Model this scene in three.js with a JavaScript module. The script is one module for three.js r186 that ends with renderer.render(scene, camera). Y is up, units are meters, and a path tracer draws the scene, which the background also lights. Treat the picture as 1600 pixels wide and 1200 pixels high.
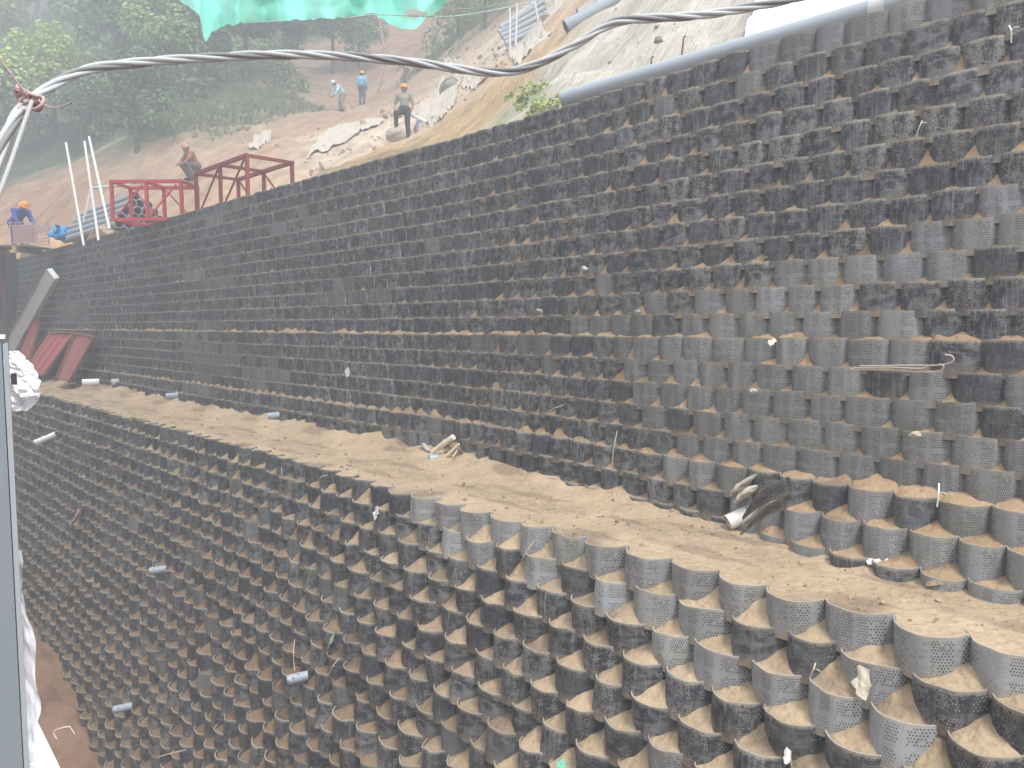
import * as THREE from 'three';
import { mergeGeometries, toCreasedNormals } from 'three/addons/utils/BufferGeometryUtils.js';
import { MarchingCubes } from 'three/addons/objects/MarchingCubes.js';

// ------------------------------------------------------------------ camera, sky, sun, exposure
const E = 6.0;                                   // eye height above the floor of the pit
const scene = new THREE.Scene();
const camera = new THREE.PerspectiveCamera(53.9, 4 / 3, 0.05, 600);
camera.rotation.order = 'YXZ';
camera.position.set(0, E, 0);
camera.rotation.set(THREE.MathUtils.degToRad(-4.36), THREE.MathUtils.degToRad(45.7), 0);
camera.updateMatrixWorld(true); camera.updateProjectionMatrix();

const sunDir = new THREE.Vector3(0.42, 0.86, 0.1).normalize();
{
  const w = 256, h = 128, d = new Float32Array(w * h * 4);
  for (let j = 0; j < h; j++) for (let i = 0; i < w; i++) {
    const el = ((j + 0.5) / h - 0.5) * Math.PI, az = ((i + 0.5) / w - 0.5) * 2 * Math.PI;
    const v = new THREE.Vector3(Math.cos(el) * Math.cos(az), Math.sin(el), Math.cos(el) * Math.sin(az));
    const s = Math.max(0, Math.sin(el)), cs = Math.max(0, v.dot(sunDir));
    let L = 0.75 * (1 + 1.5 * s) / 2.5 + 0.35 * Math.pow(cs, 8);
    if (el < 0) L = 0.2;
    d.set([L * 0.95, L * 1.0, L * 1.08, 1], (j * w + i) * 4);
  }
  const t = new THREE.DataTexture(d, w, h, THREE.RGBAFormat, THREE.FloatType);
  t.mapping = THREE.EquirectangularReflectionMapping; t.magFilter = t.minFilter = THREE.LinearFilter; t.needsUpdate = true;
  scene.background = t; scene.environment = t; scene.environmentIntensity = 1; scene.backgroundIntensity = 1;
}
const sun = new THREE.DirectionalLight(new THREE.Color(1, 0.96, 0.9), 1.3);
sun.position.copy(sunDir).multiplyScalar(60); sun.castShadow = true; sun.shadow.radius = 24;
sun.shadow.mapSize.set(4096, 4096);
Object.assign(sun.shadow.camera, { left: -60, right: 60, top: 60, bottom: -60, near: 1, far: 160 });
scene.add(sun, sun.target);
const EXPOSURE = 4.6;
scene.fog = new THREE.FogExp2(new THREE.Color(0.93, 0.97, 1.0), 0.0125);

// ------------------------------------------------------------------ helpers
function rng(seed) { let a = seed >>> 0; return () => { a = (a + 0x6D2B79F5) | 0; let t = Math.imul(a ^ (a >>> 15), 1 | a); t = (t + Math.imul(t ^ (t >>> 7), 61 | t)) ^ t; return ((t ^ (t >>> 14)) >>> 0) / 4294967296; }; }
const V = (x, y, z) => new THREE.Vector3(x, y, z);
const clamp = (x, a = 0, b = 1) => Math.min(b, Math.max(a, x));
const lerp = (a, b, t) => a + (b - a) * t;
const sstep = (a, b, x) => { const t = clamp((x - a) / (b - a)); return t * t * (3 - 2 * t); };
function hash2(ix, iy, s) { let h = Math.imul(ix | 0, 374761393) ^ Math.imul(iy | 0, 668265263) ^ Math.imul(s | 0, 2147483647 ^ 0x5bd1e995); h = Math.imul(h ^ (h >>> 13), 1274126177); h ^= h >>> 16; return (h >>> 0) / 4294967296; }
function vnoise(x, y, s = 0, per = 0) {            // value noise 0..1, tileable when per > 0
  const x0 = Math.floor(x), y0 = Math.floor(y), fx = x - x0, fy = y - y0, u = fx * fx * (3 - 2 * fx), v = fy * fy * (3 - 2 * fy);
  const m = per ? (k) => ((k % per) + per) % per : (k) => k;
  const a = hash2(m(x0), m(y0), s), b = hash2(m(x0 + 1), m(y0), s), c = hash2(m(x0), m(y0 + 1), s), e = hash2(m(x0 + 1), m(y0 + 1), s);
  return a + (b - a) * u + (c - a) * v + (a - b - c + e) * u * v;
}
function fbm(x, y, s = 0, oct = 4, per = 0) { let r = 0, a = 0.5, n = 0; for (let o = 0; o < oct; o++) { r += a * vnoise(x, y, s + o * 17, per); n += a; a *= 0.5; x *= 2; y *= 2; per *= 2; } return r / n; }

const used = {};
function numbered(name) { used[name] = (used[name] || 0) + 1; return used[name] === 1 ? name : name + '_' + String(used[name] - 1).padStart(3, '0'); }
function tag(o, label, category, group, kind) { if (label) o.userData.label = label; if (category) o.userData.category = category; if (group) o.userData.group = group; if (kind) o.userData.kind = kind; return o; }
function thing(name, label, category, pos, group) { const o = new THREE.Group(); o.name = numbered(name); if (pos) o.position.copy(pos); scene.add(o); return tag(o, label, category, group); }
function mesh(name, geo, mat, parent) { const o = new THREE.Mesh(geo, mat); o.name = (parent ? name : numbered(name)); o.castShadow = o.receiveShadow = true; (parent || scene).add(o); return o; }
function struct(name, geo, mat) { const o = mesh(name, geo, mat); o.userData.kind = 'structure'; return o; }

// a pixel of a 1600 x 1200 view becomes a ray, the ray a point at some distance, on a plane or on the hill
const F = 1180, fwd = camera.getWorldDirection(V()), fwdH = V(fwd.x, 0, fwd.z).normalize();
function ray(px, py) { return V((px - 800) / F, (600 - py) / F, -1).applyQuaternion(camera.quaternion); }
function at(px, py, depth) { return ray(px, py).multiplyScalar(depth).add(camera.position); }
function atY(px, py, y) { const r = ray(px, py); return r.multiplyScalar((y - E) / r.y).add(camera.position); }
function atZ(px, py, z) { const r = ray(px, py); return r.multiplyScalar(z / r.z).add(camera.position); }

const std = (c, rough = 0.85, extra = {}) => new THREE.MeshStandardMaterial({ color: new THREE.Color().setRGB(...c), roughness: rough, ...extra });

function bar(a, b, r, r2 = r, seg = 8) {            // a round bar between two points
  const d = b.clone().sub(a), g = new THREE.CylinderGeometry(r2, r, d.length(), seg, 1);
  g.applyQuaternion(new THREE.Quaternion().setFromUnitVectors(V(0, 1, 0), d.clone().normalize()));
  const m = a.clone().add(b).multiplyScalar(0.5); return g.translate(m.x, m.y, m.z);
}
function boxBar(a, b, w, h, up = V(0, 1, 0)) {     // a square bar between two points
  const d = b.clone().sub(a), L = d.length(); const x = d.clone().normalize(), z = x.clone().cross(up).normalize(), y = z.clone().cross(x);
  const g = new THREE.BoxGeometry(L, h, w); g.applyMatrix4(new THREE.Matrix4().makeBasis(x, y, z));
  const m = a.clone().add(b).multiplyScalar(0.5); return g.translate(m.x, m.y, m.z);
}
function tubeAlong(pts, r, seg = 40, rad = 7, closed = false) { return new THREE.TubeGeometry(new THREE.CatmullRomCurve3(pts, closed), seg, r, rad, closed); }
function hollow(L, r, th, seg = 24) {              // an open pipe lying along x, centred
  const g = new THREE.LatheGeometry([[r - th, -L / 2], [r, -L / 2], [r, L / 2], [r - th, L / 2], [r - th, -L / 2]].map((p) => new THREE.Vector2(...p)), seg);
  return toCreasedNormals(g.rotateZ(-Math.PI / 2), 0.7);
}
function place(o, a, b) { o.position.copy(a).add(b).multiplyScalar(0.5); o.quaternion.setFromUnitVectors(V(1, 0, 0), b.clone().sub(a).normalize()); return o; }
function gridGeo(nu, nv, f, uvf) {                 // f(u, v) -> Vector3
  const p = [], uv = [], idx = [];
  for (let j = 0; j <= nv; j++) for (let i = 0; i <= nu; i++) { const q = f(i / nu, j / nv); p.push(q.x, q.y, q.z); const t = uvf ? uvf(q, i / nu, j / nv) : [i / nu, j / nv]; uv.push(t[0], t[1]); }
  for (let j = 0; j < nv; j++) for (let i = 0; i < nu; i++) { const a = j * (nu + 1) + i, b = a + 1, c = a + nu + 1, d = c + 1; idx.push(a, b, d, a, d, c); }
  const g = new THREE.BufferGeometry(); g.setAttribute('position', new THREE.Float32BufferAttribute(p, 3)); g.setAttribute('uv', new THREE.Float32BufferAttribute(uv, 2)); g.setIndex(idx); g.computeVertexNormals(); return g;
}
function bumpy(geo, amp, freq, seed) {             // roughens a shape along its normals
  const p = geo.attributes.position, n = geo.attributes.normal;
  for (let i = 0; i < p.count; i++) { const x = p.getX(i), y = p.getY(i), z = p.getZ(i), k = amp * (fbm(x * freq + z * freq * 0.7 + 9, y * freq + z * freq * 0.6 + 5, seed, 3) - 0.5) * 2; p.setXYZ(i, x + n.getX(i) * k, y + n.getY(i) * k, z + n.getZ(i) * k); }
  geo.computeVertexNormals(); return geo;
}
function dataTex(w, h, f, srgb) {
  const d = new Uint8Array(w * h * 4), enc = (x) => Math.round(255 * clamp(srgb ? (x <= 0.0031308 ? 12.92 * x : 1.055 * Math.pow(x, 1 / 2.4) - 0.055) : x));
  for (let j = 0; j < h; j++) for (let i = 0; i < w; i++) { const c = f(i, j); d.set([enc(c[0]), enc(c[1]), enc(c[2]), 255], (j * w + i) * 4); }
  const t = new THREE.DataTexture(d, w, h); t.wrapS = t.wrapT = THREE.RepeatWrapping; t.magFilter = THREE.LinearFilter; t.minFilter = THREE.LinearMipmapLinearFilter; t.generateMipmaps = true; t.anisotropy = 8;
  if (srgb) t.colorSpace = THREE.SRGBColorSpace; t.needsUpdate = true; return t;
}

// ------------------------------------------------------------------ procedural surfaces
const SOIL = [0.36, 0.268, 0.172];
const soilMap = dataTex(1024, 1024, (i, j) => {     // 2 m of trodden sandy soil
  const u = i / 1024, v = j / 1024, big = fbm(u * 6, v * 6, 3, 4, 6), fine = fbm(u * 64, v * 64, 5, 3, 64), grit = vnoise(u * 300, v * 300, 7, 300), wet = sstep(0.55, 0.75, fbm(u * 4, v * 10, 11, 3, 4));
  let k = 0.62 + 0.58 * big + 0.34 * (fine - 0.5); if (grit > 0.93) k *= 1.25; if (grit < 0.06) k *= 0.72; k *= 1 - 0.3 * wet;
  return [SOIL[0] * k, SOIL[1] * k * (1 - 0.03 * wet), SOIL[2] * k * (1 + 0.12 * (big - 0.5))];
}, true);
const soilBump = dataTex(1024, 1024, (i, j) => { const u = i / 1024, v = j / 1024; const k = 0.5 * fbm(u * 14, v * 14, 21, 3, 14) + 0.5 * fbm(u * 70, v * 70, 23, 3, 70); return [k, k, k]; }, false);
const matSoil = new THREE.MeshStandardMaterial({ map: soilMap, bumpMap: soilBump, bumpScale: 0.03, roughness: 1 });

// the strips of the honeycomb: 32 tiles of plastic, each about 0.42 m wide and 0.2 m high
const ATX = 4, ATY = 8, TW = 512, TH = 256;
const cellAtlas = (() => {
  const tiles = []; for (let k = 0; k < 32; k++) {
    const r = rng(900 + k), st = k < 10 ? 0 : k < 18 ? 1 : k < 26 ? 2 : 3;
    const zones = []; let z = r() * 0.08; while (z < 1) { const w = 0.12 + 0.22 * r(); zones.push([z, z + w, r() < (st === 0 ? 0.15 : st === 1 ? 0.5 : 0.72)]); z += w + 0.03 + 0.08 * r(); }
    const vz = r() < 0.5 ? [[0.05, 0.97]] : [[0.06, 0.44], [0.55, 0.95]];
    tiles.push({ st, zones, vz, fill: st === 0 ? 0.15 + 0.3 * r() : st === 1 ? 0.35 * r() : st === 2 ? 0.75 : 0.08, drip: 0.3 + 0.7 * r(), dust: 0.15 + 0.5 * r(), mud: r(), wash: 0.15 + 0.5 * r() });
  }
  const tw = TW, th = TH; return dataTex(ATX * tw, ATY * th, (i, j) => {
    const k = Math.floor(j / th) * ATX + Math.floor(i / tw), t = tiles[k], u = (i % tw) / tw, v = (j % th) / th, s = k * 31;
    const base = [[0.025, 0.027, 0.039], [0.046, 0.05, 0.06], [0.023, 0.024, 0.036], [0.31, 0.318, 0.33]][t.st];
    const n1 = fbm(u * 9, v * 5, s + 1, 4), n2 = fbm(u * 40, v * 20, s + 2, 2), col = vnoise(u * 46, 0.5, s + 3), vert = fbm(u * 34, v * 2.2, s + 4, 3);
    let k1 = 0.72 + 0.42 * n1 + 0.25 * (n2 - 0.5); let c = base.map((b) => b * k1);
    const mix = (q, a) => { a = clamp(a); c = c.map((x, m) => x + (q[m] - x) * a); };
    mix([0.2, 0.203, 0.205], t.dust * 0.75 * sstep(0.48, 0.64, n1) * (0.4 + n2));                                  // dry dust in clouds
    mix([0.24, 0.24, 0.235], t.wash * 0.95 * sstep(0.53, 0.7, vert) * (0.4 + 0.6 * n2));                       // vertical wash marks
    mix([0.22, 0.205, 0.18], t.dust * 0.9 * sstep(0.57, 0.67, fbm(u * 7, v * 16, s + 12, 4)));                                  // smears of dry mud
    const eg = Math.min(u, 1 - u); mix([0.27, 0.268, 0.26], 0.75 * t.wash * sstep(0.16, 0.0, eg) * sstep(0.35, 0.65, fbm(u * 30, v * 4, s + 14, 3)));      // pale weathering along the welds
    mix([0.2, 0.205, 0.205], 0.75 * t.dust * sstep(0.5, 0.64, fbm(u * 5 + 3, v * 3, s + 15, 4)));                                    // bloom of weathered plastic
    if (n2 > 0.72) mix([0.012, 0.012, 0.014], 0.5 * sstep(0.72, 0.85, n2));
    if (col > 0.86) mix([0.42, 0.41, 0.38], t.drip * sstep(0.86, 0.97, col) * sstep(0.28, 0.6, fbm(u * 20, v * 3, s + 6, 2)) * 0.75);  // lime runs
    const x = u * 0.42, y = v * 0.2, dy = 0.0125, row = Math.floor(y / dy), dx = 0.0145, ox = (row & 1) * dx / 2, cx = (Math.floor((x - ox) / dx) + 0.5) * dx + ox, cy = (row + 0.5) * dy;
    const zn = t.zones.find((q) => cx / 0.42 >= q[0] && cx / 0.42 <= q[1] && q[2]), inV = t.vz.some((q) => cy / 0.2 > q[0] && cy / 0.2 < q[1]);
    if (zn && inV) { const d = Math.hypot(x - cx, y - cy), a = 1 - sstep(0.0028, 0.0046, d); if (a > 0) { const f = hash2(Math.round(cx * 1000), row, s + 9); if (f < t.fill) mix([0.31, 0.29, 0.255], a * (0.3 + 0.6 * hash2(row, Math.round(cx * 1000), s))); else mix([0.012, 0.011, 0.01], a * 0.92); } }
    mix([0.31, 0.225, 0.145], (0.25 + 0.75 * t.mud) * sstep(0.34, 0.0, v + 0.3 * (n1 - 0.5)) * 0.75);           // mud splashed up from the ledge below
    mix([0.34, 0.31, 0.26], sstep(0.88, 0.985, v + 0.09 * (n2 - 0.5)) * 0.75);                                  // dusty rim
    return c;
  }, true);
})();
const matCell = new THREE.MeshStandardMaterial({ map: cellAtlas, roughness: 0.72, vertexColors: true });
// ------------------------------------------------------------------ the two tiers of the honeycomb wall
const CELLH = 0.2;
function archShape(p, q) { return (t) => Math.pow(Math.max(0, 1 - Math.pow(Math.abs(t), p)), q); }
function cellGeo(c, fine) {                        // a bulging strip of plastic, its rim at the top, seen from its own centre
  const nx = fine ? 12 : 6, ny = fine ? 3 : 1, P = [], U = [], C = [], I = []; const hw = (c.x1 - c.x0) / 2, th = 0.006;
  const tx = c.tile % ATX, ty = Math.floor(c.tile / ATX), u0 = (tx + 0.006) / ATX, u1 = (tx + 0.994) / ATX, v0 = (ty + 0.01) / ATY, v1 = (ty + 0.99) / ATY;
  const rim = (t) => c.rim * (vnoise(t * 2.2 + 7, c.seed * 3.1, 61) - 0.5) + c.skew * t;
  const pt = (t, v, inn) => {
    const f = c.shape(t), y = lerp(-c.h, rim(t), v), z = c.bulge * f * (1 + c.belly * (0.5 - v)) + c.lean * (v - 0.5) + c.dent * (vnoise(t * 2.6 + c.seed, v * 2, 62) - 0.5) * f;
    return [hw * t * (inn ? 0.975 : 1), y, z - (inn ? th + 0.004 : 0)];
  };
  const strip = (rows, flip) => { const b = P.length / 3; for (const [v, inn] of rows) for (let i = 0; i <= nx; i++) { const t = -1 + 2 * i / nx; P.push(...pt(t, v, inn)); U.push(lerp(u0, u1, i / nx), lerp(v0, v1, v)); C.push(...c.tint); }
    for (let j = 0; j < rows.length - 1; j++) for (let i = 0; i < nx; i++) { const a = b + j * (nx + 1) + i, e = a + nx + 1; flip ? I.push(a, e, a + 1, a + 1, e, e + 1) : I.push(a, a + 1, e, a + 1, e + 1, e); } };
  strip(Array.from({ length: ny + 1 }, (_, j) => [j / ny, false]));
  strip([[1, false], [1, true]]); strip([[1, true], [0.7, true]]);
  const g = new THREE.BufferGeometry(); g.setAttribute('position', new THREE.Float32BufferAttribute(P, 3)); g.setAttribute('uv', new THREE.Float32BufferAttribute(U, 2)); g.setAttribute('color', new THREE.Float32BufferAttribute(C, 3)); g.setIndex(I); g.computeVertexNormals(); return g;
}
function screenSize(c) {                            // how large the cell shows in the picture (0 when outside it)
  const q = V((c.x0 + c.x1) / 2, c.y - c.h / 2, c.z + c.bulge), d = q.clone().sub(camera.position).dot(fwd); if (d < 0.3) return 0;
  const s = q.clone().project(camera); if (Math.abs(s.x) > 1.03 || Math.abs(s.y) > 1.04) return 0; return (c.x1 - c.x0) * Math.abs(q.z) / (d * d * d);
}
function soilStrip(row, back, mound, seed) {        // the soil that fills a row and shows as a ledge in front of the row above
  const P = [], U = [], I = [], K = [], nz = 8; let cols = 0; const low = seed >= 70;
  for (const c of row.cells) { const nx = c.x1 > -6.5 ? 24 : 8; for (let i = (cols ? 1 : 0); i <= nx; i++) {
    const t = -1 + 2 * i / nx, x = lerp(c.x0, c.x1, i / nx), zf = c.z + c.bulge * c.shape(t) * (1 - c.belly / 2) + c.lean / 2 - 0.012, zb = back(x), m = mound * (0.15 + 1.5 * Math.pow(fbm(x * 2.6, seed * 3.7, 71, 3), 2) + 0.5 * vnoise(x * 9, seed, 72));
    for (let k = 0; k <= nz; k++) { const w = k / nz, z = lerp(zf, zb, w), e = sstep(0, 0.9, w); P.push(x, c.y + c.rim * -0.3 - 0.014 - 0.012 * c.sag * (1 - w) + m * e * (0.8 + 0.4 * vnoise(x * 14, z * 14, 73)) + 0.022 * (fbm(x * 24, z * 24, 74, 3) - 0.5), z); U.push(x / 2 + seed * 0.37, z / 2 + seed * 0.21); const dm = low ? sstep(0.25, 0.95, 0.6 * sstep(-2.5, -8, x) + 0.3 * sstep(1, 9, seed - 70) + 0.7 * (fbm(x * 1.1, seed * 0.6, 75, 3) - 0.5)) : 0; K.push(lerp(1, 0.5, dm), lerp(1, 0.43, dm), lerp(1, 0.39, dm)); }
    cols++; } }
  for (let i = 0; i < cols - 1; i++) for (let k = 0; k < nz; k++) { const a = i * (nz + 1) + k, b = a + nz + 1; I.push(a, b, b + 1, a, b + 1, a + 1); }
  const g = new THREE.BufferGeometry(); g.setAttribute('position', new THREE.Float32BufferAttribute(P, 3)); g.setAttribute('uv', new THREE.Float32BufferAttribute(U, 2)); g.setAttribute('color', new THREE.Float32BufferAttribute(K, 3)); g.setIndex(I); g.computeVertexNormals(); return g;
}
function makeRow(cfg, i, y, z, xa, xb) {
  const r = rng(cfg.seed * 1000 + i + 50), cells = [], rowLift = 0, n = Math.ceil((xb + 40) / cfg.c), shift = 0.05 * (r() - 0.5);          // joints on a running bond, each a little off
  const jx = (k) => -40 + (k + (i & 1 ? 0.5 : 0)) * cfg.c + shift + cfg.c * 0.16 * (hash2(k, i + 50, cfg.seed) - 0.5); let x;
  for (let k = 0; k < n; k++) { x = jx(k); const w = jx(k + 1) - x; if (x < xa) continue;
    const xm = x + w / 2, bul = cfg.bulge(i, xm) * (0.82 + 0.36 * r());
    const q = cfg.pick(r, i, xm), tn = (0.86 + 0.22 * r()) * (0.85 + 0.4 * fbm(xm * 0.7, i * 0.5, 93, 3)) * (q >= 26 && (cfg.seed === 3 ? i >= 0 : i > 2 || xm < -6) ? lerp(0.5, 0.72, sstep(-6, -2, xm)) : q >= 10 && q < 18 ? 0.9 : 1);
    cells.push({ x0: x, x1: x + w, y: y + rowLift + cfg.jig * (r() - 0.5), z: z(xm) + cfg.jig * (r() - 0.5), h: CELLH + 0.045, bulge: bul, belly: 0.03 + 0.14 * r(), lean: cfg.lean * (r() - 0.35), rim: 1.4 * cfg.jig * r(), skew: cfg.jig * 0.9 * (r() - 0.5), dent: cfg.jig * (0.6 + 1.2 * r()), sag: r(), shape: cfg.shape(i), seed: Math.floor(r() * 1e4), tile: q, tint: [tn, tn * (0.98 + 0.04 * r()), tn * (0.93 + 0.09 * r())] });
  }
  for (let m = 1; m < cells.length; m++) { const zz = (cells[m].z + cells[m - 1].z) / 2; cells[m].z = zz; }
  return { cells, y, z };
}
function buildWall(root, rows, soilSkip, backs, mounds, seed, soil) {
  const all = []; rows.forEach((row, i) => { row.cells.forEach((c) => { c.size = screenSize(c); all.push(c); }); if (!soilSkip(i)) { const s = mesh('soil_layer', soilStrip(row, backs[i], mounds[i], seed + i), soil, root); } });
  all.sort((a, b) => b.size - a.size); const rest = [];
  all.forEach((c, i) => { const near = i < 300, g = cellGeo(c, near || (c.size > 0 && i < 1200)); if (near && c.size > 0) { const m = mesh('wall_cell', g, matCell, root); m.position.set((c.x0 + c.x1) / 2, c.y, c.z); } else rest.push(g.translate((c.x0 + c.x1) / 2, c.y, c.z)); });
  const m = mesh('wall_cells', mergeGeometries(rest), matCell, root); m.userData.kind = 'stuff';
  return all;
}
const yBerm = E - 1.57, yTop = E + 2.31;
// long gentle wander of the wall line, seen in plan
const wander = (x, s) => 0.10 * (fbm(x * 0.16 + 40, s, 81, 2) - 0.5);

// upper tier: rows -4..-1 only at the right, where the wall steps up beside the open pipe end
const nearR = (x) => sstep(-8.5, -2.2, x);
const Dup = (i, x) => lerp(6.16, 5.97, nearR(x)) - lerp(0.02, 0.031, nearR(x)) * Math.max(0, i) - (i >= 12 ? 0.06 : 0) - (i > 16 ? lerp(0.008, 0.105, sstep(-2.95, -2.45, x)) * (i - 16) : 0);
const XL = -36, XSTEP = -1.82;
const matSoilRed = matSoil.clone(); matSoilRed.color.setRGB(0.84, 0.77, 0.7);
const upperRows = [];
const upCfg = { seed: 3, c: 0.278, lean: 0.02, jig: 0.012, shape: (i) => (i >= 17 ? archShape(2.4, 0.75) : archShape(3, 0.75)), bulge: (i, x) => (i >= 17 ? lerp(0.09, 0.14, sstep(-4.5, -2, x)) : lerp(0.026, 0.062, nearR(x))),
  pick: (r, i, x) => { const patch = fbm(x * 0.42 + 3, i * 0.33, 91, 3), near = sstep(-9, -1.5, x); const a = r();
    if (i < 0) return a < 0.6 ? 10 + Math.floor(r() * 8) : 26 + Math.floor(r() * 6);
    const d = patch + 0.10 * near * sstep(8, 17, i) + 0.16 * (a - 0.5), b = r();
    if (d > 0.68 - 0.02 * near) return 26 + Math.floor(b * 6); if (d > 0.61 - 0.07 * near) return 10 + Math.floor(b * 8);
    if (i >= 16 && x > -3) return b < 0.7 ? 18 + Math.floor(r() * 8) : Math.floor(r() * 10);
    return b < 0.86 - 0.3 * near ? Math.floor(r() * 10) : 18 + Math.floor(r() * 8); } };
for (let i = -4; i <= 20; i++) { const z = (x) => -Dup(i, x) + wander(x, 2); const row = makeRow(upCfg, i, yTop - CELLH * i, z, i < 0 ? XSTEP : XL, 1.5); row.i = i; upperRows.push(row); }
const upperWall = thing('retaining_wall', 'tall upper tier of soil filled dark plastic honeycomb wall, above the dirt bench', 'wall');
{
  const backs = upperRows.map((row, k) => (x) => (k && !(row.i <= 0 && x < XSTEP) ? -Dup(row.i - 1, x) - 0.03 : -Dup(row.i, x) - 0.75) + wander(x, 2));
  buildWall(upperWall, upperRows, () => false, backs, upperRows.map((r) => (r.i === 12 ? 0.07 : r.i > 15 ? 0.075 : r.i <= 0 ? 0.05 : 0.09)), 40, matSoilRed);
}

// lower tier
const Dlow = (i, x) => 4.30 + 0.12 * sstep(-6, -9, x) - (0.062 + 0.036 * sstep(-5.5, -1.5, x)) * i;
const matSoilFill = matSoil.clone(); matSoilFill.vertexColors = true;          // sandy near the bench, redder and darker further down and to the left
const lowerRows = [];
const lowWander = (x) => wander(x, 5);
const loCfg = { seed: 7, c: 0.357, lean: 0.05, jig: 0.019, shape: () => archShape(2.1, 0.72), bulge: (i, x) => lerp(0.14, 0.165, sstep(-8, -3, x)),
  pick: (r, i, x) => { const near = sstep(-7, -1, x), a = r();
    if (i === 0) return a < 0.15 + 0.85 * sstep(-8, -4.5, x) ? 26 + Math.floor(r() * 6) : a < 0.7 ? 10 + Math.floor(r() * 8) : Math.floor(r() * 10);
    if (i === 1 && near > 0.2 || i === 2 && near > 0.7) return a < 0.68 ? 26 + Math.floor(r() * 6) : a < 0.8 ? 10 + Math.floor(r() * 8) : 18 + Math.floor(r() * 8);
    return a < 0.62 - 0.5 * near ? Math.floor(r() * 10) : a < 0.9 - 0.28 * near ? 18 + Math.floor(r() * 8) : a < 0.95 - 0.05 * near ? 10 + Math.floor(r() * 8) : 26 + Math.floor(r() * 6); } };
for (let i = 0; i <= 26; i++) { const row = makeRow(loCfg, i, yBerm - CELLH * i, (x) => -Dlow(i, x) + lowWander(x), -30, 1.4); row.i = i; lowerRows.push(row); }
const lowerWall = thing('retaining_wall', 'lower tier of rounded plastic honeycomb cells stepping down from the dirt bench into the pit', 'wall');
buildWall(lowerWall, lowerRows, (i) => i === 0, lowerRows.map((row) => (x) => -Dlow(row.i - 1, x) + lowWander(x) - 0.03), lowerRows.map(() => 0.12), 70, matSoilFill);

// the dirt bench between the tiers and the floor of the pit
const benchY = (x, z) => { const w = clamp((z + 4.3) / (-5.35 + 4.3), 0, 1.5); return yBerm - 0.012 + 0.05 * w * w + 0.05 * (fbm(x * 1.3, z * 1.6, 95, 3) - 0.5) * sstep(0, 0.2, w) + 0.045 * (fbm(x * 5, z * 6, 96, 4) - 0.5) * sstep(0, 0.15, w) + 0.17 * sstep(lerp(0.9, 0.55, sstep(-3.0, -2.4, x)), lerp(1.12, 0.95, sstep(-3, -2.4, x)), w) * Math.pow(fbm(x * 4.2, z * 3, 97, 3), 1.5); };
{
  const P = [], U = [], I = [], nz = 44; let cols = 0; const row = lowerRows[0];
  for (const c of row.cells) for (let i = cols ? 1 : 0; i <= 8; i++) { const t = -1 + i / 4, x = lerp(c.x0, c.x1, i / 8), zf = c.z + c.bulge * c.shape(t) * (1 - c.belly / 2) + c.lean / 2 - 0.012, zb = -5.95;
    for (let k = 0; k <= nz; k++) { const z = lerp(zf, zb, Math.pow(k / nz, 1.1)); P.push(x, benchY(x, z) + Math.max(0, (c.y - yBerm)) * Math.max(0, 1 - k / 3) - 0.004, z); U.push(x / 2 + 0.3, z / 2 + 0.4); } cols++; }
  for (let i = 0; i < cols - 1; i++) for (let k = 0; k < nz; k++) { const a = i * (nz + 1) + k, b = a + nz + 1; I.push(a, b, b + 1, a, b + 1, a + 1); }
  const g = new THREE.BufferGeometry(); g.setAttribute('position', new THREE.Float32BufferAttribute(P, 3)); g.setAttribute('uv', new THREE.Float32BufferAttribute(U, 2)); g.setIndex(I); g.computeVertexNormals(); struct('dirt_bench', g, matSoil);
}
const matRed = matSoil.clone(); matRed.color.setRGB(0.6, 0.47, 0.45);
const pitY = (x, z) => -0.5 + 0.35 * (fbm(x * 0.5, z * 0.5, 101, 4) - 0.5) + 1.0 * sstep(-8.5, -15, x) + 14 * sstep(0.8, 8, z) * sstep(-3.5, -9, x) + 11 * sstep(3, 12, z) * sstep(-9, -3.5, x);  // unseen bank behind the camera is added to shade the lower wall
struct('ground', gridGeo(170, 90, (u, v) => { const x = lerp(-60, 14, u), z = lerp(16, -4.2, v); return V(x, pitY(x, z), z); }, (q) => [q.x / 2, q.z / 2]), matRed);
{ // pebbles and clods strewn over the bench
  const g = bumpy(new THREE.IcosahedronGeometry(1, 2), 0.5, 1.3, 5), r = rng(77), n = 900, im = new THREE.InstancedMesh(g, std([0.3, 0.23, 0.16], 1), n), M = new THREE.Matrix4(), c = new THREE.Color();
  for (let i = 0; i < n; i++) { const x = -18 * Math.pow(r(), 1.6) + 1, z = lerp(-4.25, -5.3, r()), s = 0.003 + 0.011 * Math.pow(r(), 5); M.compose(V(x, benchY(x, z) + s * 0.2, z), new THREE.Quaternion().setFromEuler(new THREE.Euler(r() * 6, r() * 6, r() * 6)), V(s * (1 + r()), s, s * (1 + r()))); im.setMatrixAt(i, M); const k = r() < 0.06 ? 1.6 : 0.6 + 0.6 * r(); im.setColorAt(i, c.setRGB(k, k, k)); }
  im.name = 'pebbles'; im.castShadow = im.receiveShadow = true; scene.add(im); tag(im, 'small pebbles and clods scattered over the dirt bench', 'pebbles', null, 'stuff');
}
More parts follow.
